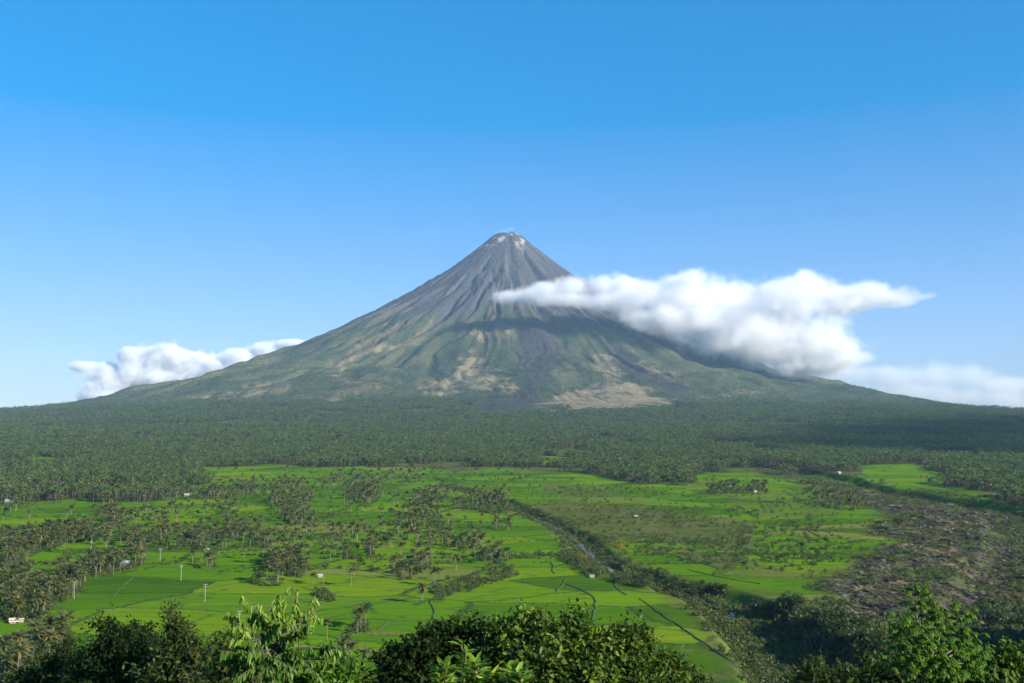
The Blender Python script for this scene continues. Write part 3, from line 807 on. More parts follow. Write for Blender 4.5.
# ------------------------------------------------------------------ palms and trees of the plain
# (label for each palm of the stand, group, palms, broad-leaved trees, outline of where the trunks stand)
STANDS = [
 ('coconut palm in the short row with pale bare trunks at lower left', 'palms with pale trunks at lower left', 19, 5, [(26, 650), (44, 642), (74, 634), (72, 648), (46, 664), (30, 664)]),
 ('coconut palm in the dense grove behind the pale hut at left', 'palms of the grove behind the hut', 70, 26, [(0, 575), (40, 572), (84, 574), (82, 592), (56, 606), (40, 622), (0, 622)]),
 ('coconut palm in the grove round the blue-roofed house', 'palms round the blue-roofed house', 34, 9, [(70, 578), (92, 566), (118, 560), (147, 558), (143, 568), (104, 574), (78, 588)]),
 ('coconut palm in the long belt reaching the left edge', 'palms of the long left belt', 62, 26, [(0, 548), (30, 535), (60, 528), (98, 526), (100, 538), (52, 548), (20, 562), (0, 572)]),
 ('coconut palm in the compact clump left of the open green field', 'palms of the compact left clump', 18, 6, [(92, 505), (120, 503), (122, 526), (104, 527)]),
 ('coconut palm in the loose clump by the white hut', 'palms by the white hut', 9, 5, [(122, 540), (166, 530), (170, 547), (126, 552)]),
 ('coconut palm in the little trio on the pale field', 'palms of the little trio', 6, 0, [(152, 520), (170, 518), (170, 526), (153, 527)]),
 ('coconut palm in the bent row near the sandy field', 'palms near the sandy field', 26, 12, [(176, 540), (196, 530), (244, 526), (246, 538), (200, 548), (178, 550)]),
 ('coconut palm in the upright cluster on the left field border', 'palms on the left field border', 9, 3, [(221, 508), (236, 500), (237, 512), (223, 522)]),
 ('coconut palm standing beside the second utility pole', 'palms beside the utility poles', 5, 0, [(192, 562), (216, 558), (216, 570), (196, 570)]),
 ('coconut palm in the dark clump in the middle of the left fields', 'palms of the dark middle clump', 24, 14, [(256, 560), (292, 556), (312, 566), (306, 578), (280, 576), (258, 566)]),
 ('coconut palm in the small pale-trunked set facing the middle clump', 'palms facing the middle clump', 6, 1, [(250, 580), (284, 578), (284, 586), (252, 586)]),
 ('coconut palm of the loose handful right of the middle clump', 'palms right of the middle clump', 5, 2, [(344, 554), (358, 552), (358, 560), (346, 561)]),
 ('coconut palm in the tall narrow clump on the open field', 'palms of the tall narrow clump', 8, 2, [(366, 550), (376, 540), (377, 556), (368, 560)]),
 ('coconut palm in the ragged clump near the field centre', 'palms of the ragged central clump', 12, 4, [(391, 572), (404, 564), (431, 560), (428, 570), (404, 582)]),
 ('coconut palm of the tight bunch throwing a long shadow at centre', 'palms of the tight bunch', 5, 0, [(354, 626), (367, 622), (368, 632), (357, 634)]),
 ('coconut palm of the low group in front of the light-leaved bush', 'palms in front of the light bush', 7, 3, [(330, 660), (352, 654), (354, 672), (334, 676)]),
 ('coconut palm in the pair above the reed fence', 'palms above the reed fence', 2, 1, [(411, 602), (424, 602), (424, 606), (412, 606)]),
 ('coconut palm in the broad grove below the forest edge', 'palms of the broad grove below the forest', 62, 26, [(256, 482), (300, 480), (314, 494), (310, 512), (318, 524), (290, 526), (266, 504)]),
 ('coconut palm in the round dark grove at mid field', 'palms of the round dark grove', 42, 20, [(342, 490), (372, 484), (384, 496), (372, 504), (346, 500)]),
 ('coconut palm of the fringe along the forest edge at centre', 'palms of the central fringe', 30, 10, [(325, 478), (350, 473), (468, 476), (466, 484), (330, 484)]),
 ('coconut palm in the grove on the upper river bank', 'palms on the upper river bank', 34, 22, [(450, 498), (480, 492), (506, 498), (508, 516), (490, 514), (456, 508)]),
 ('coconut palm in the slanting belt that crosses the bright fields', 'palms of the slanting belt', 36, 14, [(398, 522), (440, 524), (480, 542), (508, 562), (496, 570), (462, 552), (402, 530)]),
 ('coconut palm in the airy grove above the slanting belt', 'palms above the slanting belt', 18, 6, [(405, 512), (438, 504), (442, 518), (410, 522)]),
 ('coconut palm of the upper small grove at centre', 'palms of the upper small grove', 20, 10, [(414, 494), (448, 490), (452, 502), (418, 504)]),
 ('coconut palm of the straight dark row near the forest on the right', 'palms of the straight dark row', 44, 10, [(706, 490), (766, 486), (768, 494), (708, 495)]),
 ('coconut palm in the grove at the head of the rocky flood bed', 'palms at the head of the flood bed', 36, 22, [(800, 488), (838, 492), (868, 502), (862, 512), (820, 508)]),
 ('coconut palm scattered singly on the bright green fields', 'single palms on the fields', 44, 12, [(110, 512), (380, 508), (500, 530), (440, 590), (260, 590), (150, 556)]),
 ('coconut palm half hidden at the lower left corner', 'palms at the lower left corner', 12, 9, [(0, 664), (26, 662), (34, 682), (0, 690)]),
 ('coconut palm of the strip in front of the left forest edge', 'palms before the left forest edge', 42, 14, [(196, 498), (210, 488), (256, 484), (258, 494), (212, 500)]),
]
TREE_ONLY = [
 ('dark bushy tree in the thicket along the lower river bank', 'trees of the river thicket', 62, [(610, 578), (650, 578), (700, 588), (730, 592), (726, 600), (690, 598), (640, 588), (612, 582)], .72),
 ('dark shady tree on the far bank above the black ravine', 'trees above the black ravine', 120, [(742, 606), (792, 612), (842, 626), (880, 640), (900, 668), (880, 690), (840, 676), (806, 652), (772, 628)], 1.55),
 ('small tree at the edge of the green field by the ravine', 'trees on the near ravine edge', 30, [(744, 614), (756, 616), (788, 648), (800, 668), (830, 686), (806, 690), (780, 660)], .6),
 ('tree on the grassy bank where the river bends', 'trees at the river bend', 40, [(560, 546), (584, 560), (606, 576), (590, 578), (560, 560)], .55),
 ('round bush on the scrubby pasture right of the river', 'bushes on the scrubby pasture', 80, [(530, 486), (640, 486), (760, 500), (850, 540), (800, 572), (720, 570), (640, 552), (560, 530)], .55),
 ('dark bush on a field border left of the river', 'bushes on the field borders', 34, [(430, 590), (482, 572), (512, 566), (520, 574), (480, 588), (436, 602)], .5),
 ('dark bush of the short hedge below the middle clump', 'bushes of the short hedge', 12, [(312, 588), (330, 592), (336, 604), (322, 606)], .5),
 ('dark tree on the slope at the right edge in shade', 'trees in shade at the right edge', 44, [(968, 640), (1000, 590), (1040, 560), (1060, 690), (960, 700)], 1.2),
]

def sample_poly(poly, n):
    p = np.array(poly, float); out = []
    lo = p.min(0); hi = p.max(0)
    while len(out) < n:
        q = RNG.uniform(lo, hi, (n * 3, 2)); q = q[in_poly(q[:, 0], q[:, 1], poly)]; out += q.tolist()
    return np.array(out[:n])

def place(kind, cat, label, group, x, y, z, s, meshes, k):
    t = thing(kind, label, cat, (x, y, z - .15), random.uniform(0, 6.28), group); t.scale = (s, s, s)
    tr, cr = meshes[k]
    link('trunk', tr, t); link('crown', cr, t)
    return t

def build_plain_plants():
    palms = []; trees = []
    for label, group, n, nb, poly in STANDS:
        dense = 1 if n < 10 or 'singly' in label else 1.55
        n = int(n * dense); nb = int(nb * dense * 1.2)
        q = sample_poly(poly, n + nb)
        X, Y, Z = on_ground(q[:, 0], q[:, 1])
        for i in range(n + nb):
            if i < n: palms.append((X[i], Y[i], Z[i], RNG.uniform(.62, 1.15), label, group))
            else: trees.append((X[i], Y[i], Z[i], RNG.uniform(.45, 1.1), label.replace('coconut palm', 'dark bushy tree'), group.replace('palms', 'bushy trees')))
    for label, group, n, poly, s in TREE_ONLY:
        q = sample_poly(poly, n); X, Y, Z = on_ground(q[:, 0], q[:, 1])
        for i in range(n): trees.append((X[i], Y[i], Z[i], s * RNG.uniform(.6, 1.25), label, group))
    q = np.concatenate([sample_poly([(-10, 500), (200, 497), (206, 470), (512, 472), (620, 484), (690, 486), (860, 490), (880, 540), (800, 575), (640, 545), (520, 520), (500, 560), (380, 560), (120, 560), (-10, 560)], 2600), sample_poly([(196, 470), (620, 474), (700, 474), (860, 484), (862, 496), (700, 500), (500, 490), (200, 490)], 900)])
    X, Y, Z = on_ground(q[:, 0], q[:, 1]); kp = (fbm(X / 130, Y / 75, 421, 4) > .55) & (zone_forest(X, Y, Z) < .5); X = X[kp]; Y = Y[kp]; Z = Z[kp]
    for i in range(len(X)):
        (palms if RNG.random() < (.62 if q[kp][i, 0] < 530 else .12) else trees).append((X[i], Y[i], Z[i], RNG.uniform(.5, 1.1) if q[kp][i, 0] < 530 else RNG.uniform(.3, .75), None, None))
    for lst, kind, cat, meshes, lo in ((palms, 'coconut_palm', 'palm tree', PALM, PALM_LO), (trees, 'bushy_tree', 'tree', TREE, FTREE)):
        lst.sort(key=lambda a: (a[4] is None, math.hypot(a[0], a[1]) / a[3]))
        for i, (x, y, z, s, label, group) in enumerate(lst[:300]):
            place(kind, cat, label, group, float(x), float(y), float(z), float(s), meshes, i % len(meshes))
        rest = lst[300:]
        if rest:
            scatter('far_' + ('palms' if kind == 'coconut_palm' else 'trees'), 'distant ' + ('palms' if kind == 'coconut_palm' else 'trees') + ' standing in small groves on the plain',
                    lo, [(a[0], a[1], a[2] - .1) for a in rest], [a[3] * (1.05 if kind == 'coconut_palm' else .75) for a in rest])
    print('palms', len(palms), 'trees', len(trees))
    # undergrowth: under the stands, along the river, over the pasture
    P = []; HX = []; HY = []; HS = []
    for label, group, n, nb, poly in STANDS[:-3] + STANDS[-2:]:
        P.append(sample_poly(poly, int((n + nb) * 4.0)))
    for label, group, n, poly, s in TREE_ONLY: P.append(sample_poly(poly, n * 4))
    P.append(sample_poly([(520, 484), (640, 484), (770, 492), (880, 520), (870, 560), (800, 582), (700, 572), (640, 552), (560, 532), (520, 508)], 1700))
    P.append(sample_poly([(100, 505), (190, 498), (330, 480), (512, 480), (520, 520), (440, 560), (300, 560), (110, 540)], 600))
    NH = 0
    for _ in range(150):
        px = RNG.uniform(-20, 880); py = RNG.uniform(472, 566)
        X0, Y0 = ray_ground(px, py, base_height); a = RNG.choice([.12, -.1, 1.35, .5]) + RNG.normal() * .15; Lh = RNG.uniform(40, 190); m = int(Lh / 4.5)
        f = np.linspace(-.5, .5, m) * Lh; hx = X0[0] + f * math.cos(a) + RNG.normal(size=m) * 1.5; hy = Y0[0] + f * math.sin(a) + RNG.normal(size=m) * 1.5
        HX.append(hx); HY.append(hy); HS.append(RNG.uniform(.35, 1.5, m) * RNG.uniform(.6, 1.25))
    P = np.concatenate(P); X, Y, Z = on_ground(P[:, 0], P[:, 1]); S = RNG.uniform(.4, 1.5, len(X)) * np.where(np.arange(len(X)) < len(X) - 2300, 1.35, 1.0)
    kp = fbm(X / 60, Y / 26, 411, 4) > np.where(np.arange(len(X)) < len(X) - 2300, .36, .52); X = X[kp]; Y = Y[kp]; S = S[kp]
    d = np.concatenate([RNG.uniform(0, len(RIVER) - 1.001, 1500), RNG.uniform(len(RIVER) * .68, len(RIVER) - 1.001, 900)]); k = d.astype(int); t = (d - k)[:, None]
    R = RIVER[k] * (1 - t) + RIVER[k + 1] * t + RNG.normal(size=(len(d), 2)) * 4 + np.sign(RNG.normal(size=(len(d), 1))) * (RNG.uniform(4, 15, (len(d), 1)) + (np.arange(len(d)) >= 1500)[:, None] * RNG.uniform(0, 14, (len(d), 1))) * np.array([[1, .3]])
    d = RNG.uniform(0, len(LAHAR) - 1.001, 700); k = d.astype(int); t = (d - k)[:, None]
    R2 = LAHAR[k] * (1 - t) + LAHAR[k + 1] * t + RNG.normal(size=(len(d), 2)) * 16 + RNG.uniform(25, 60, (len(d), 1)) * np.array([[.6, .8]])
    R = np.concatenate([R, R2]); R = R[(R[:, 1] > 330) & (R[:, 1] < 3000)]
    X = np.concatenate([X, R[:, 0]]); Y = np.concatenate([Y, R[:, 1]]); S = np.concatenate([S, RNG.uniform(.7, 2.3, len(R))])
    X = np.concatenate([X] + HX); Y = np.concatenate([Y] + HY); S = np.concatenate([S] + HS)
    Z = ground_z(X, Y); kp = (zone_forest(X, Y, Z) < .5); X = X[kp]; Y = Y[kp]; Z = Z[kp]; S = S[kp]
    scatter('scrub', 'low scrub along the banks and under the trees', BUSH, np.stack([X, Y, Z - .1], 1), S)
    # flood bed: stones and dry tufts
    n = 26000; y = RNG.uniform(330, 2100, n); x = y * RNG.uniform(.22, .66, n); z = ground_z(x, y)
    zl = zone_lahar(x, y, z); nn = fbm(x / 45, y / 45, 401, 4)
    rk = (zl > .5) & (RNG.random(n) < .55)
    scatter('stones', 'grey stones and boulders strewn over the dark flood bed', ROCK, np.stack([x, y, z - .1], 1)[rk], (RNG.random(rk.sum()) ** 4 * 2.6 + .25))
    tf = (zl > .3) & (nn > .48)
    scatter('dry_grass', 'straw coloured tufts of dry grass on the flood bed', TUFT, np.stack([x, y, z], 1)[tf], RNG.uniform(.6, 1.7, tf.sum()))
    gb = (zl > .15) & (nn < .46)
    scatter('flood_bed_scrub', 'low green bushes growing on the flood bed', BUSH, np.stack([x, y, z], 1)[gb], RNG.uniform(.4, 1.6, gb.sum()))
build_plain_plants()

# a few trees and palms that can be told apart
def single(kind, cat, label, px, py, s, meshes, k, mat=None):
    X, Y, Z = on_ground(px, py)
    t = thing(kind, label, cat, (float(X[0]), float(Y[0]), float(Z[0]) - .15), random.uniform(0, 6), None); t.scale = (s, s, s)
    link('trunk', meshes[k][0], t); me = meshes[k][1]
    if mat: me = me.copy(); me.materials.clear(); me.materials.append(mat)
    link('crown', me, t)
single('amber_tree', 'tree', 'amber leaved tree on the left river bank', 583, 563, 1.0, TREE, 1, M['amber_leaf'])
single('amber_tree', 'tree', 'yellowish tree standing across the river from the amber one', 619, 553, 1.35, TREE, 3, M['amber_leaf'])
single('coconut_palm', 'palm tree', 'lone tall palm on bare green field at bottom centre, nearest to the dark bush', 363, 677, 1.08, PALM, 2)
single('coconut_palm', 'palm tree', 'lone palm left of the tight bunch at bottom centre', 327, 640, .8, PALM, 4)
single('bushy_tree', 'tree', 'dark rounded tree alone in the middle of the flood bed', 898, 527, 1.5, TREE, 0)
single('bushy_tree', 'tree', 'dark tree alone on the field near the flood bed', 826, 543, .8, TREE, 2)

# ------------------------------------------------------------------ poles and houses
def box(b, x0, x1, y0, y1, z0, z1):
    v = np.array([(x, y, z) for z in (z0, z1) for y in (y0, y1) for x in (x0, x1)], float)
    b.add(v, None, [(0, 2, 3, 1), (4, 5, 7, 6), (0, 1, 5, 4), (2, 6, 7, 3), (0, 4, 6, 2), (1, 3, 7, 5)])
def flat(me):
    me.polygons.foreach_set('use_smooth', np.zeros(len(me.polygons), bool)); return me

def utility_pole(px, py, label, h=10.5, rz=.5):
    X, Y, Z = on_ground(px, py)
    t = thing('utility_pole', label, 'utility pole', (float(X[0]), float(Y[0]), float(Z[0])), rz, None)
    b = Bag(); V, Q = tube([(0, 0, -.3), (0, 0, h * .5), (0, 0, h)], [.22, .17, .13], 8); b.add(V, None, Q); box(b, -.14, .14, -.14, .14, h - .05, h + .02); link('post', b.mesh('post', M['concrete']), t)
    for z, w in ((h - .5, 1.25), (h - 1.7, .9)):
        b = Bag(); box(b, -w, w, .22, .42, z, z + .2); ca = link('crossarm', flat(b.mesh('crossarm', M['concrete'])), t)
        for sx in (-.9, 0, .9):
            b = Bag(); V, Q = tube([(sx * w, .32, z + .2), (sx * w, .32, z + .33), (sx * w, .32, z + .5)], [.07, .12, .05], 6); b.add(V, None, Q); link('insulator', b.mesh('insulator', M['concrete']), ca)
for px, py, l in ((205, 602, 'pale concrete pole with two crossarms on the open field, tallest in the photo'), (181, 580.5, 'thin pale pole second from the tallest one, further up the field'),
                  (160, 562, 'thin pale pole at the end of the field near the houses'), (74, 599, 'short white pole beside the yellowish field'), (91, 554, 'thin pole on the pale strip at left'),
                  (239, 632, 'pole whose head shows above the drooping leaves')):
    utility_pole(px, py, l)

def house(px, py, label, w, d, h, rh, rz, wall, roof, kind='house'):
    X, Y, Z = on_ground(px, py)
    t = thing(kind, label, 'house', (float(X[0]), float(Y[0]), float(Z[0]) - .2), rz, None)
    b = Bag(); x, y = w / 2, d / 2
    v = np.array([(-x, -y, 0), (x, -y, 0), (x, y, 0), (-x, y, 0), (-x, -y, h), (x, -y, h), (x, y, h), (-x, y, h), (-x, 0, h + rh * .94), (x, 0, h + rh * .94)], float)
    b.add(v, [(4, 8, 7), (5, 6, 9)], [(0, 1, 5, 4), (1, 2, 6, 5), (2, 3, 7, 6), (3, 0, 4, 7)]); link('wall', flat(b.mesh('wall', wall)), t)
    b = Bag(); o = .55; tk = .12; sl = rh / y
    for s in (-1, 1):
        e = s * (y + o); ze = h - sl * o
        v = np.array([(-x - o, 0, h + rh), (x + o, 0, h + rh), (x + o, e, ze), (-x - o, e, ze), (-x - o, 0, h + rh + tk), (x + o, 0, h + rh + tk), (x + o, e, ze + tk), (-x - o, e, ze + tk)], float)
        b.add(v, None, [(0, 1, 2, 3), (4, 7, 6, 5), (3, 2, 6, 7), (0, 3, 7, 4), (1, 5, 6, 2)])
    link('roof', flat(b.mesh('roof', roof)), t)
    b = Bag(); box(b, -.45, .45, -y - .05, -y + .03, .02, 2.0); dr = link('door', flat(b.mesh('door', M['timber'])), t)
    b = Bag(); box(b, .30, .36, -y - .10, -y - .05, .95, 1.07); link('handle', flat(b.mesh('handle', M['rock'])), dr)
    for sx in (-1, 1):
        b = Bag(); cx = sx * w * .3; box(b, cx - .6, cx + .6, -y - .04, -y + .02, 1.0, 2.0); wi = link('window', flat(b.mesh('window', M['dark_glass'])), t)
        b = Bag(); box(b, cx - .7, cx + .7, -y - .10, -y - .03, .88, 1.0); link('sill', flat(b.mesh('sill', M['timber'])), wi)
house(13, 623, 'pale roofed hut in the shade of the grove at left', 3.0, 3.0, 1.5, 1.3, .5, M['white_wall'], M['thatch'], 'hut')
house(21, 622.5, 'small hut touching the right side of the pale roofed hut', 2.0, 2.4, 1.4, 1.0, .2, M['white_wall'], M['thatch'], 'hut')
house(125, 565, 'blue roofed house among the palms above the yellowish field', 6, 4, 2.2, 1.3, .1, M['white_wall'], M['blue_roof'])
house(207, 551.5, 'small white hut below the bent palm row', 3, 3, 1.9, 1.1, -.3, M['white_wall'], M['metal_roof'], 'hut')
house(200, 495.5, 'white house with rust red roof at the left forest edge', 8, 6, 3, 2, .3, M['white_wall'], M['rust_roof'])
house(187, 496, 'low white house left of the rust roofed one', 6, 5, 2.4, 1.5, .1, M['white_wall'], M['metal_roof'])
house(9, 502, 'long pale house at the forest edge by the left border', 9, 5, 2.2, 1.4, .05, M['white_wall'], M['metal_roof'])
house(320, 577.5, 'tiny white shed near the dark middle clump', 2.4, 2.2, 1.6, .9, .4, M['white_wall'], M['metal_roof'], 'hut')
house(346, 464.5, 'white house at the forest edge above the round grove', 8, 5, 2.6, 1.6, -.1, M['white_wall'], M['metal_roof'])
house(755, 493, 'white shed at the right end of the straight dark row', 5, 4, 2.4, 1.4, .2, M['white_wall'], M['metal_roof'], 'hut')
house(839, 474, 'white hut at the head of the flood bed', 7, 5, 3, 1.8, .5, M['white_wall'], M['metal_roof'], 'hut')
house(924, 463, 'white house among trees above the bright right field', 9, 6, 4, 2, .2, M['white_wall'], M['metal_roof'])
house(1003, 473, 'white house in the forest near the right border', 10, 7, 4, 2, -.2, M['white_wall'], M['metal_roof'])
house(636, 517.5, 'white shed alone on the brown pasture', 3, 2.6, 1.7, 1, .2, M['white_wall'], M['metal_roof'], 'hut')
house(592, 578, 'small white shed at the edge of the bright field by the river', 2.4, 2.2, 1.5, .8, 0, M['white_wall'], M['metal_roof'], 'hut')

# ------------------------------------------------------------------ field dikes and the reed fence
def dike(pts, w=.30, h=.42, label=''):
    line = world_line(pts, 8); n = len(line)
    wob = (fbm(line[:, 0] / 6, line[:, 1] / 6, 501, 3) - .5) * 3.0
    tg = np.gradient(line, axis=0); tg /= np.linalg.norm(tg, axis=1, keepdims=True) + 1e-9; nr = np.stack([-tg[:, 1], tg[:, 0]], 1)
    line = line + nr * wob[:, None]; V = []
    for off, up in ((-1.6, -.1), (-.7, 1), (.7, 1), (1.6, -.1)):
        p = line + nr * (off * w * (1 + .6 * fbm(line[:, 0] / 3, line[:, 1] / 3, 503 + int(off * 3), 2)))[:, None]
        V.append(np.stack([p[:, 0], p[:, 1], ground_z(p[:, 0], p[:, 1]) + up * h * (.6 + .8 * fbm(p[:, 0] / 2.5, p[:, 1] / 2.5, 505, 2))], 1))
    V = np.stack(V, 1).reshape(-1, 3)
    Q = [(4 * i + j, 4 * i + j + 1, 4 * i + j + 5, 4 * i + j + 4) for i in range(n - 1) for j in range(3)]
    tag(link('field_dike', mesh_np('field_dike', V, [Q], [M['dike']])), label, kind='structure')
M['dike'] = plain_mat('dike', (0.045, 0.075, 0.018), .95, .4, .8)
for p in ([(640, 599), (664, 616), (690, 634), (714, 650), (744, 670), (770, 686)], [(563, 583), (586, 592), (595, 600), (594, 612), (590, 622)], [(566, 578), (563, 584), (556, 592)],
          [(614, 577), (616, 587), (626, 595)], [(630, 591), (660, 594), (700, 600), (724, 606)], [(512, 566), (548, 562), (554, 574)], [(430, 602), (434, 614), (424, 630)],
          [(340, 603), (400, 602), (420, 601)], [(376, 630), (390, 622)], [(160, 598), (200, 598)], [(112, 597), (124, 585), (136, 574)], [(64, 618), (98, 620), (92, 630)], [(86, 646), (108, 640)],
          [(688, 570), (724, 578), (760, 584)], [(640, 545), (690, 560), (724, 570)], [(700, 540), (760, 556), (800, 566)], [(780, 520), (810, 532), (836, 545)]):
    dike(p)
def reed_fence(px0, px1, py, label):
    X, Y, Z = on_ground([px0, px1], [py, py]); t = thing('reed_fence', label, 'fence', (float(X[0]), float(Y[0]), float(Z[0])), 0, None)
    b = Bag(); n = 26
    c = Bag()
    for i in range(n):
        f = i / (n - 1); x = (X[1] - X[0]) * f; y = (Y[1] - Y[0]) * f
        V, Q = tube([(x, y, -.2), (x + random.uniform(-.1, .1), y, random.uniform(1.4, 2.2))], [.12, .08], 5); b.add(V, None, Q)
    L = math.hypot(X[1] - X[0], Y[1] - Y[0]); m = 260; f = RNG.random(m)
    P = np.stack([(X[1] - X[0]) * f, (Y[1] - Y[0]) * f + RNG.normal(size=m) * .15, RNG.uniform(0, .5, m)], 1)
    V, T, Q, tt = leaves(P, RNG.normal(size=(m, 3)) * .25 + (0, 0, 1), RNG.normal(size=(m, 3)), RNG.uniform(.8, 1.5, m), .3, simple=True); c.add(V, T, Q, tt)
    link('stakes', b.mesh('stakes', M['timber']), t); link('creepers', c.mesh('creepers', M['dry_tuft']), t)
reed_fence(368, 419, 636, 'long low reed fence crossing the field at bottom centre')
reed_fence(368, 392, 654, 'shorter low reed fence in front of the long one')

# ------------------------------------------------------------------ water in the ravine
def water():
    k = NT('water'); P = k.n('NewGeometry').outputs['Position']; n = k.noise(P, .8, 3)
    m = k.done(k.bsdf((.05, .06, .05), .08, n, .08, .4, .5))
    line = RIVER[(RIVER[:, 1] < 1300) & (RIVER[:, 1] > 300)]; tg = np.gradient(line, axis=0); tg /= np.linalg.norm(tg, axis=1, keepdims=True); nr = np.stack([-tg[:, 1], tg[:, 0]], 1)
    V = []
    zc = ground_z(line[:, 0], line[:, 1]) + .7
    for o in (-2.6, 2.6): p = line + nr * o; V.append(np.stack([p[:, 0], p[:, 1], zc], 1))
    V = np.stack(V, 1).reshape(-1, 3)
    tag(link('river_water', mesh_np('river_water', V, [[(2 * i, 2 * i + 1, 2 * i + 3, 2 * i + 2) for i in range(len(line) - 1)]], [m])), 'narrow river glinting in the dark ravine', kind='structure')
water()
# ------------------------------------------------------------------ near foliage on the hillside below the camera
M['near_shaded_leaf'] = leaf_mat('near_shaded_leaf', [(0, (0.006, 0.014, 0.004)), (.6, (0.009, 0.020, 0.004)), (.88, (0.040, 0.066, 0.009)), (1, (0.12, 0.15, 0.02))], .10, .6, .08)  # leaf colour darkened to carry the shade on the near bushes
M['near_gloss_leaf'] = leaf_mat('near_gloss_leaf', [(0, (0.007, 0.018, 0.003)), (.5, (0.022, 0.044, 0.006)), (.8, (0.062, 0.108, 0.011)), (1, (0.17, 0.215, 0.020))], .15, .45, .15)  # bright end of the ramp stands for sunlit leaves
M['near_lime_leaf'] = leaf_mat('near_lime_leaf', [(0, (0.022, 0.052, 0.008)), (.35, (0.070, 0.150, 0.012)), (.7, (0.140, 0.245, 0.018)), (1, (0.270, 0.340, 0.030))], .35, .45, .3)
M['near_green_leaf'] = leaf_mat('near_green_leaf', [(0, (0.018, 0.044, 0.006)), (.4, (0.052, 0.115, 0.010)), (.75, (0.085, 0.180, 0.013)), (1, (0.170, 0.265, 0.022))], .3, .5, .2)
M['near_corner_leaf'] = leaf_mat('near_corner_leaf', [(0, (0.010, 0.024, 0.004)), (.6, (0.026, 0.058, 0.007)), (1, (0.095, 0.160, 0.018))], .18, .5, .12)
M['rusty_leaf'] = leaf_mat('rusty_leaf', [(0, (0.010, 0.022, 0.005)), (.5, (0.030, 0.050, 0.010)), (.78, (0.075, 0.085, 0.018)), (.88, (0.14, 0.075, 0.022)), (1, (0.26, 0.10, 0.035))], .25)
M['twig'] = plain_mat('twig', (0.20, 0.16, 0.10), .9, .3, 3)

def root_of(px, Y):
    x = float(at(px, 600, Y).x); return x, Y, float(ground_z(x, Y)[0])

def limb(b, p0, p1, r0, r1, bow=.15, sides=6):
    p0 = np.array(p0, float); p1 = np.array(p1, float); L = np.linalg.norm(p1 - p0); ts = np.linspace(0, 1, 6)
    pts = [p0 + (p1 - p0) * t + np.array((0, 0, math.sin(math.pi * t) * L * bow)) + RNG.normal(size=3) * L * .012 * (0 < t < 1) for t in ts]
    V, Q = tube(pts, np.linspace(r0, r1, 6), sides); b.add(V, None, Q); return pts

def near_tree(name, label, px, Y, lobes_px, n, size, mat, cat='tree', simple=False, droop=.2, clump=None):
    """lobes: (px, py, Y, rx px, ry px); the trunk grows from the hillside and sends a limb into every lobe"""
    x, y, z = root_of(px, Y); t = thing(name, label, cat, (x, y, z - .3), 0, None); o = np.array((x, y, z - .3))
    lobes = []
    for (lx, ly, lY, rx, ry) in lobes_px:
        s = lY / F; lobes.append((np.array(at(lx, ly, lY)) - o, (rx * s, rx * s * .9, ry * s)))
    top = min(l[0][2] for l in lobes); b = Bag(); fork = np.array((lobes[0][0][0] * .3, 0, max(top * .75, 1.0)))
    limb(b, (0, 0, 0), fork, .26, .17, 0)
    for c, r in lobes:
        pts = limb(b, fork, c, .11, .04, .05)
        for _ in range(5):
            u = RNG.normal(size=3); u /= np.linalg.norm(u); limb(b, pts[4], c + u * np.array(r) * .85, .035, .012, .03, 4)
    link('trunk', b.mesh('trunk', M['bark']), t)
    c = Bag()
    # leaves sit in small sprays; brighter tints paint sunlit clumps and shoots among dark ones
    k = max(1, n // 9); vol = np.array([l[1][0] * l[1][1] * l[1][2] for l in lobes]) ** .67; ii = RNG.choice(len(lobes), k, p=vol / vol.sum())
    Cc = np.array([l[0] for l in lobes])[ii]; Rr = np.array([l[1] for l in lobes])[ii]
    u = RNG.normal(size=(k, 3)); u /= np.linalg.norm(u, axis=1, keepdims=True)
    tips = Cc + u * Rr * (RNG.random(k) ** .4 * RNG.uniform(.8, 1.2, k))[:, None]; ct = RNG.random(k) * .5
    sh = RNG.random(k) < .07; tips[sh] = (Cc + np.abs(u) * np.sign(u + np.array((0, 0, 9.))) * Rr * RNG.uniform(1.2, 1.5, k)[:, None])[sh]; ct[sh] = .5
    rep = np.repeat(np.arange(k), 9); m = len(rep)
    sp = size * 1.1
    P = tips[rep] + RNG.normal(size=(m, 3)) * sp * .6
    A = u[rep] * .8 + RNG.normal(size=(m, 3)) * .7; A[:, 2] -= droop
    H = u[rep] * .5 + RNG.normal(size=(m, 3)) * .4 + (0, 0, .7)
    L = size * RNG.uniform(.65, 1.25, m)
    V, T, Q, tt = leaves(P, A, H, L, L * RNG.uniform(.42, .6, m), tint=np.clip(ct[rep] + RNG.random(m) * .5, 0, 1), simple=simple); c.add(V, T, Q, tt)
    link('crown', c.mesh('crown', M[mat]), t)
    return t

near_tree('leafy_tree', 'dark dense tree at bottom left with a domed top', 110, 72, [(118, 640, 72, 17, 20), (98, 655, 72, 20, 22), (136, 648, 73, 18, 24), (120, 680, 71, 40, 26), (85, 678, 73, 28, 18), (108, 628, 72, 7, 8), (146, 636, 73, 8, 9)], 9000, .30, 'near_shaded_leaf')
near_tree('leafy_tree', 'dark low tree in the very corner left of the domed one', 60, 78, [(58, 672, 78, 22, 15), (72, 662, 79, 12, 12), (40, 682, 78, 24, 13), (20, 690, 78, 24, 12), (66, 650, 78, 7, 9)], 4600, .32, 'near_shaded_leaf')
near_tree('leafy_tree', 'dark tree with rusty leaf tips rising at lower left', 178, 66, [(174, 626, 66, 8, 13), (184, 636, 66, 11, 12), (190, 652, 66, 14, 14), (170, 652, 66, 12, 16), (166, 678, 66, 26, 22), (200, 676, 66, 22, 22), (170, 612, 66, 5, 8)], 7600, .28, 'rusty_leaf')
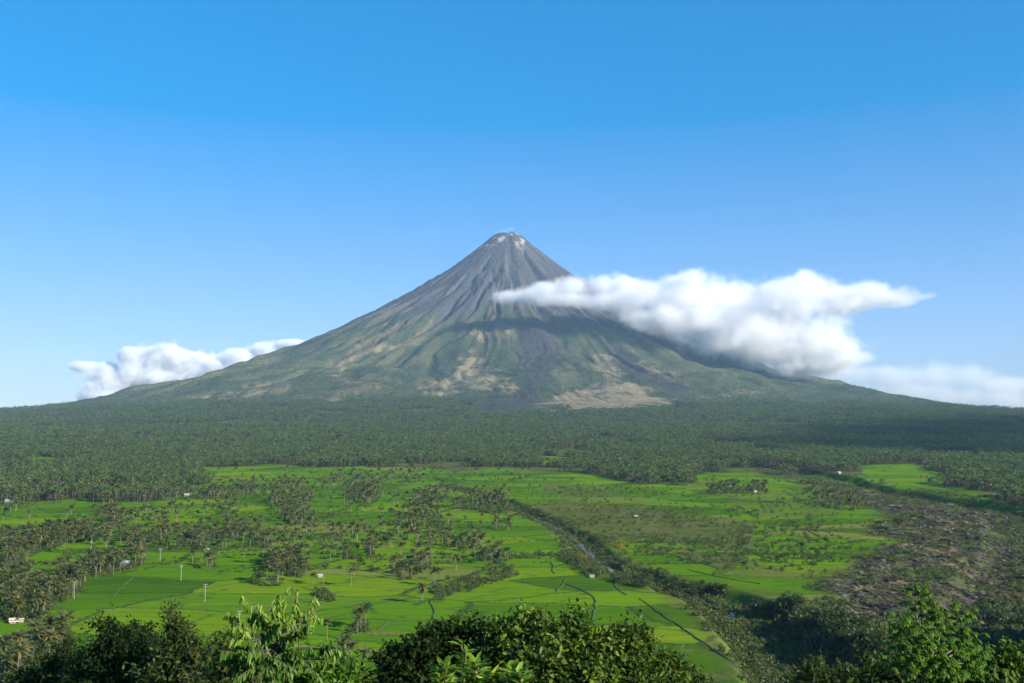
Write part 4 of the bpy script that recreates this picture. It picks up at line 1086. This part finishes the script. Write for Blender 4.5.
near_tree('leafy_tree', 'bushy dark tree between the rusty one and the domed one', 150, 70, [(152, 650, 71, 11, 14), (148, 676, 70, 24, 20)], 3600, .30, 'near_shaded_leaf')
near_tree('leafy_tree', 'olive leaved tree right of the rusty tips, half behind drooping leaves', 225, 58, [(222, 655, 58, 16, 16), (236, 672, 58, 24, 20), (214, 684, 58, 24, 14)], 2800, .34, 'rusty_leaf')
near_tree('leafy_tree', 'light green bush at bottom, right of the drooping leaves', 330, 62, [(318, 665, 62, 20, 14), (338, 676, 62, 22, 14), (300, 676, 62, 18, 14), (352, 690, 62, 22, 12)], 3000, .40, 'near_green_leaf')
near_tree('leafy_tree', 'nearly black dense bush at bottom centre with lobed outline', 420, 44, [(402, 664, 44, 22, 17), (425, 652, 44, 22, 18), (440, 640, 44.5, 18, 14), (470, 640, 44.5, 20, 17), (420, 684, 44, 44, 20), (455, 668, 44, 30, 26), (392, 684, 44, 16, 12)], 13000, .25, 'near_shaded_leaf')
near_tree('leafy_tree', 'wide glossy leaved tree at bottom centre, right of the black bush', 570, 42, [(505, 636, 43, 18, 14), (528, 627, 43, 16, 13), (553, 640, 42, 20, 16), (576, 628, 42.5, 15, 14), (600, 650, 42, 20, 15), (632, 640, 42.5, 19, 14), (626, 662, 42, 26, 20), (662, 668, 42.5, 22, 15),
          (540, 668, 41, 34, 26), (585, 676, 41, 34, 22), (500, 662, 43, 24, 22), (684, 684, 42.5, 24, 10), (640, 688, 41, 40, 14)], 20000, .25, 'near_gloss_leaf')

def drooping_tree():
    Y = 36.0; x, y, z = root_of(268, Y); o = np.array((x, y, z - .3))
    t = thing('drooping_tree', 'bright green tree with long leaves hanging in rows from spreading branches', 'tree', tuple(o))
    b = Bag(); c = Bag(); A0 = lambda px, py, dy=0.0: np.array(at(px, py, Y + dy)) - o
    hub = A0(272, 648); limb(b, (0, 0, 0), hub, .13, .07, 0)
    ends = [(246, 598, -.6), (252, 606, 1), (302, 599, .4), (290, 612, -.8), (224, 619, .3), (234, 622, -.8), (318, 613, .5), (322, 606, 1.0), (260, 612, 0), (276, 612, .7), (232, 652, -1.4), (222, 662, -.6), (330, 650, 1.0), (310, 634, -1.2), (296, 630, .9),
            (238, 664, -2), (256, 640, -1.6), (300, 655, -1.6), (285, 668, -2), (250, 676, -2), (318, 676, .3), (264, 660, -2.2), (228, 678, -1)]
    ends += [(240, 640, 1.5), (266, 624, 1.2), (284, 626, -1.2), (306, 622, 1.6), (244, 628, -1.2), (300, 672, .6), (270, 672, -1), (236, 682, -.5), (290, 684, -1.5), (260, 684, -2)]
    for px, py, dy in ends:
        e = A0(px, py, dy); pts = np.array(limb(b, hub + RNG.normal(size=3) * .12, e, .035, .008, .07, 5))
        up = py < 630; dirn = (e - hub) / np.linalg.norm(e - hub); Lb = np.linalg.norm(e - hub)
        for q in range(7):
            f = RNG.uniform(.35, 1); p0 = pts[min(int(f * 5), 4)]; tw = p0 + (dirn * .5 + RNG.normal(size=3) * .55 + (0, 0, .05)) * .55 * (1 if q else .1)
            V, Q = tube([p0, tw], [.012, .005], 4); b.add(V, None, Q)
            m = 15 if up else 24; g = RNG.random(m)[:, None]; P = p0 * (1 - g) + tw * g
            A = RNG.normal(size=(m, 3)) * .28 + (tw - p0) * .4 + np.array((0, 0, -1.0))
            V, T, Q, tt = leaves(P, A, RNG.normal(size=(m, 3)) * .5 + np.array((.6, -.7, .3)), RNG.uniform(.18, .36, m), RNG.uniform(.065, .105, m), bend=.15, tint=np.clip(RNG.normal(.02 + .48 * up, .26, m), 0, 1)); c.add(V, T, Q, tt)  # lower branches get darker tints, painting the shaded core of the crown
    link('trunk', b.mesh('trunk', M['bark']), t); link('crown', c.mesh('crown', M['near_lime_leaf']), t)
drooping_tree()

def sprig(px, py, Y, hpx, label, n=26, L=.17):
    x, y = float(at(px, py, Y).x), Y; zt = at(px, py, Y).z; zb = float(ground_z(x, Y)[0])
    t = thing('leafy_sprig', label, 'shoot', (x, y, zb - .1)); h = zt - zb + .1
    b = Bag(); c = Bag(); vis = hpx * Y / F
    stems = [(0, 0)] + [(RNG.uniform(-.5, .5) * vis, RNG.uniform(-.3, .3) * vis) for _ in range(3)]
    for i, (sx, sy) in enumerate(stems):
        hh = h - (0 if i == 0 else RNG.uniform(.1, .55) * vis)
        pts = np.array([(0, 0, 0), (sx * .2, sy * .2, hh * .5), (sx * .6, sy * .6, hh - vis * .6), (sx, sy, hh)]); V, Q = tube(pts, [.045, .03, .014, .005], 5); b.add(V, None, Q)
        m = n; f = RNG.random(m) ** .7; P = pts[2] + (pts[3] - pts[2]) * f[:, None] + np.array((0, 0, -.4 * vis)) * (RNG.random(m) < .35)[:, None]
        a = np.arange(m) * 2.399; A = np.stack([np.cos(a), np.sin(a), RNG.uniform(.3, 1.3, m)], 1)
        V, T, Q, tt = leaves(P, A, np.tile((0, 0, 1.), (m, 1)) + RNG.normal(size=(m, 3)) * .3, L * RNG.uniform(.7, 1.3, m), L * .33 * RNG.uniform(.8, 1.2, m), bend=.3, tint=np.clip(RNG.normal(.6, .25, m), 0, 1)); c.add(V, T, Q, tt)
    link('stem', b.mesh('stem', M['twig']), t); link('foliage', c.mesh('foliage', M['near_lime_leaf']), t)
for px, py, Y, h, l, n in ((462, 644, 13, 40, 'tallest bright lime shoot in front of the black bush', 22), (444, 664, 12, 26, 'lime shoot left of the tallest bright one', 18), (476, 662, 12.5, 30, 'lime shoot just right of the tallest bright one', 18),
                        (508, 664, 12, 26, 'broad leaved lime shoot in front of the glossy tree', 24), (522, 670, 11.5, 20, 'rightmost lime shoot at the bottom edge', 18), (490, 672, 11.8, 20, 'low lime shoot between the broad leaved one and the tallest', 18)):
    sprig(px, py, Y, h, l, n)

def umbrella_tree():
    Y = 38.0; x, y, z = root_of(928, Y); o = np.array((x, y, z - .3))
    t = thing('umbrella_leaved_tree', 'bright green tree with big drooping rounded leaf clusters at lower right', 'tree', tuple(o))
    b = Bag(); c = Bag(); A0 = lambda px, py, dy=0.0: np.array(at(px, py, Y + dy)) - o
    hub = A0(925, 672); limb(b, (0, 0, 0), hub, .18, .12, 0)
    heads = [(913, 588, 0, 8), (919, 598, .3, 9), (908, 622, -.6, 11), (931, 612, 0, 11), (953, 615, .6, 11), (914, 640, -1, 12), (934, 634, -.2, 10), (957, 630, .6, 10), (900, 634, .2, 10), (968, 644, .3, 12), (976, 650, .8, 10), (950, 648, -1, 11),
             (905, 652, -1.2, 11), (930, 652, -1.5, 9), (945, 660, -1.8, 9), (966, 662, -.8, 12), (938, 672, -2, 10), (912, 668, -1.6, 10), (980, 668, .6, 9), (896, 662, .2, 9), (955, 678, -2, 10)]
    for px, py, dy, rp in heads:
        e = A0(px, py, dy); R = rp * Y / F; pts = limb(b, hub + RNG.normal(size=3) * .05, e, .045, .018, .10, 5)
        for _ in range(24):
            m = 9; q = e + RNG.normal(size=3) * R * np.array((.85, .85, .62)); a = np.arange(m) * 6.283 / m + RNG.uniform(0, 6)
            A = np.stack([np.cos(a), np.sin(a), RNG.uniform(-.75, -.1, m)], 1)
            V, T, Q, tt = leaves(np.tile(q, (m, 1)), A, np.tile((0, 0, 1.), (m, 1)), R * RNG.uniform(.40, .66, m), R * .27, bend=.35, tint=np.clip(RNG.normal(.25 + RNG.random() * .45, .12, m), 0, 1)); c.add(V, T, Q, tt)
    link('trunk', b.mesh('trunk', M['twig']), t); link('crown', c.mesh('crown', M['near_green_leaf']), t)
umbrella_tree()
near_tree('leafy_tree', 'dark leafy tree beneath the umbrella leaved one at the bottom right', 925, 46, [(900, 682, 46, 40, 20), (950, 690, 46, 40, 18), (985, 682, 46, 22, 16), (860, 694, 46, 34, 14)], 6000, .28, 'near_shaded_leaf')
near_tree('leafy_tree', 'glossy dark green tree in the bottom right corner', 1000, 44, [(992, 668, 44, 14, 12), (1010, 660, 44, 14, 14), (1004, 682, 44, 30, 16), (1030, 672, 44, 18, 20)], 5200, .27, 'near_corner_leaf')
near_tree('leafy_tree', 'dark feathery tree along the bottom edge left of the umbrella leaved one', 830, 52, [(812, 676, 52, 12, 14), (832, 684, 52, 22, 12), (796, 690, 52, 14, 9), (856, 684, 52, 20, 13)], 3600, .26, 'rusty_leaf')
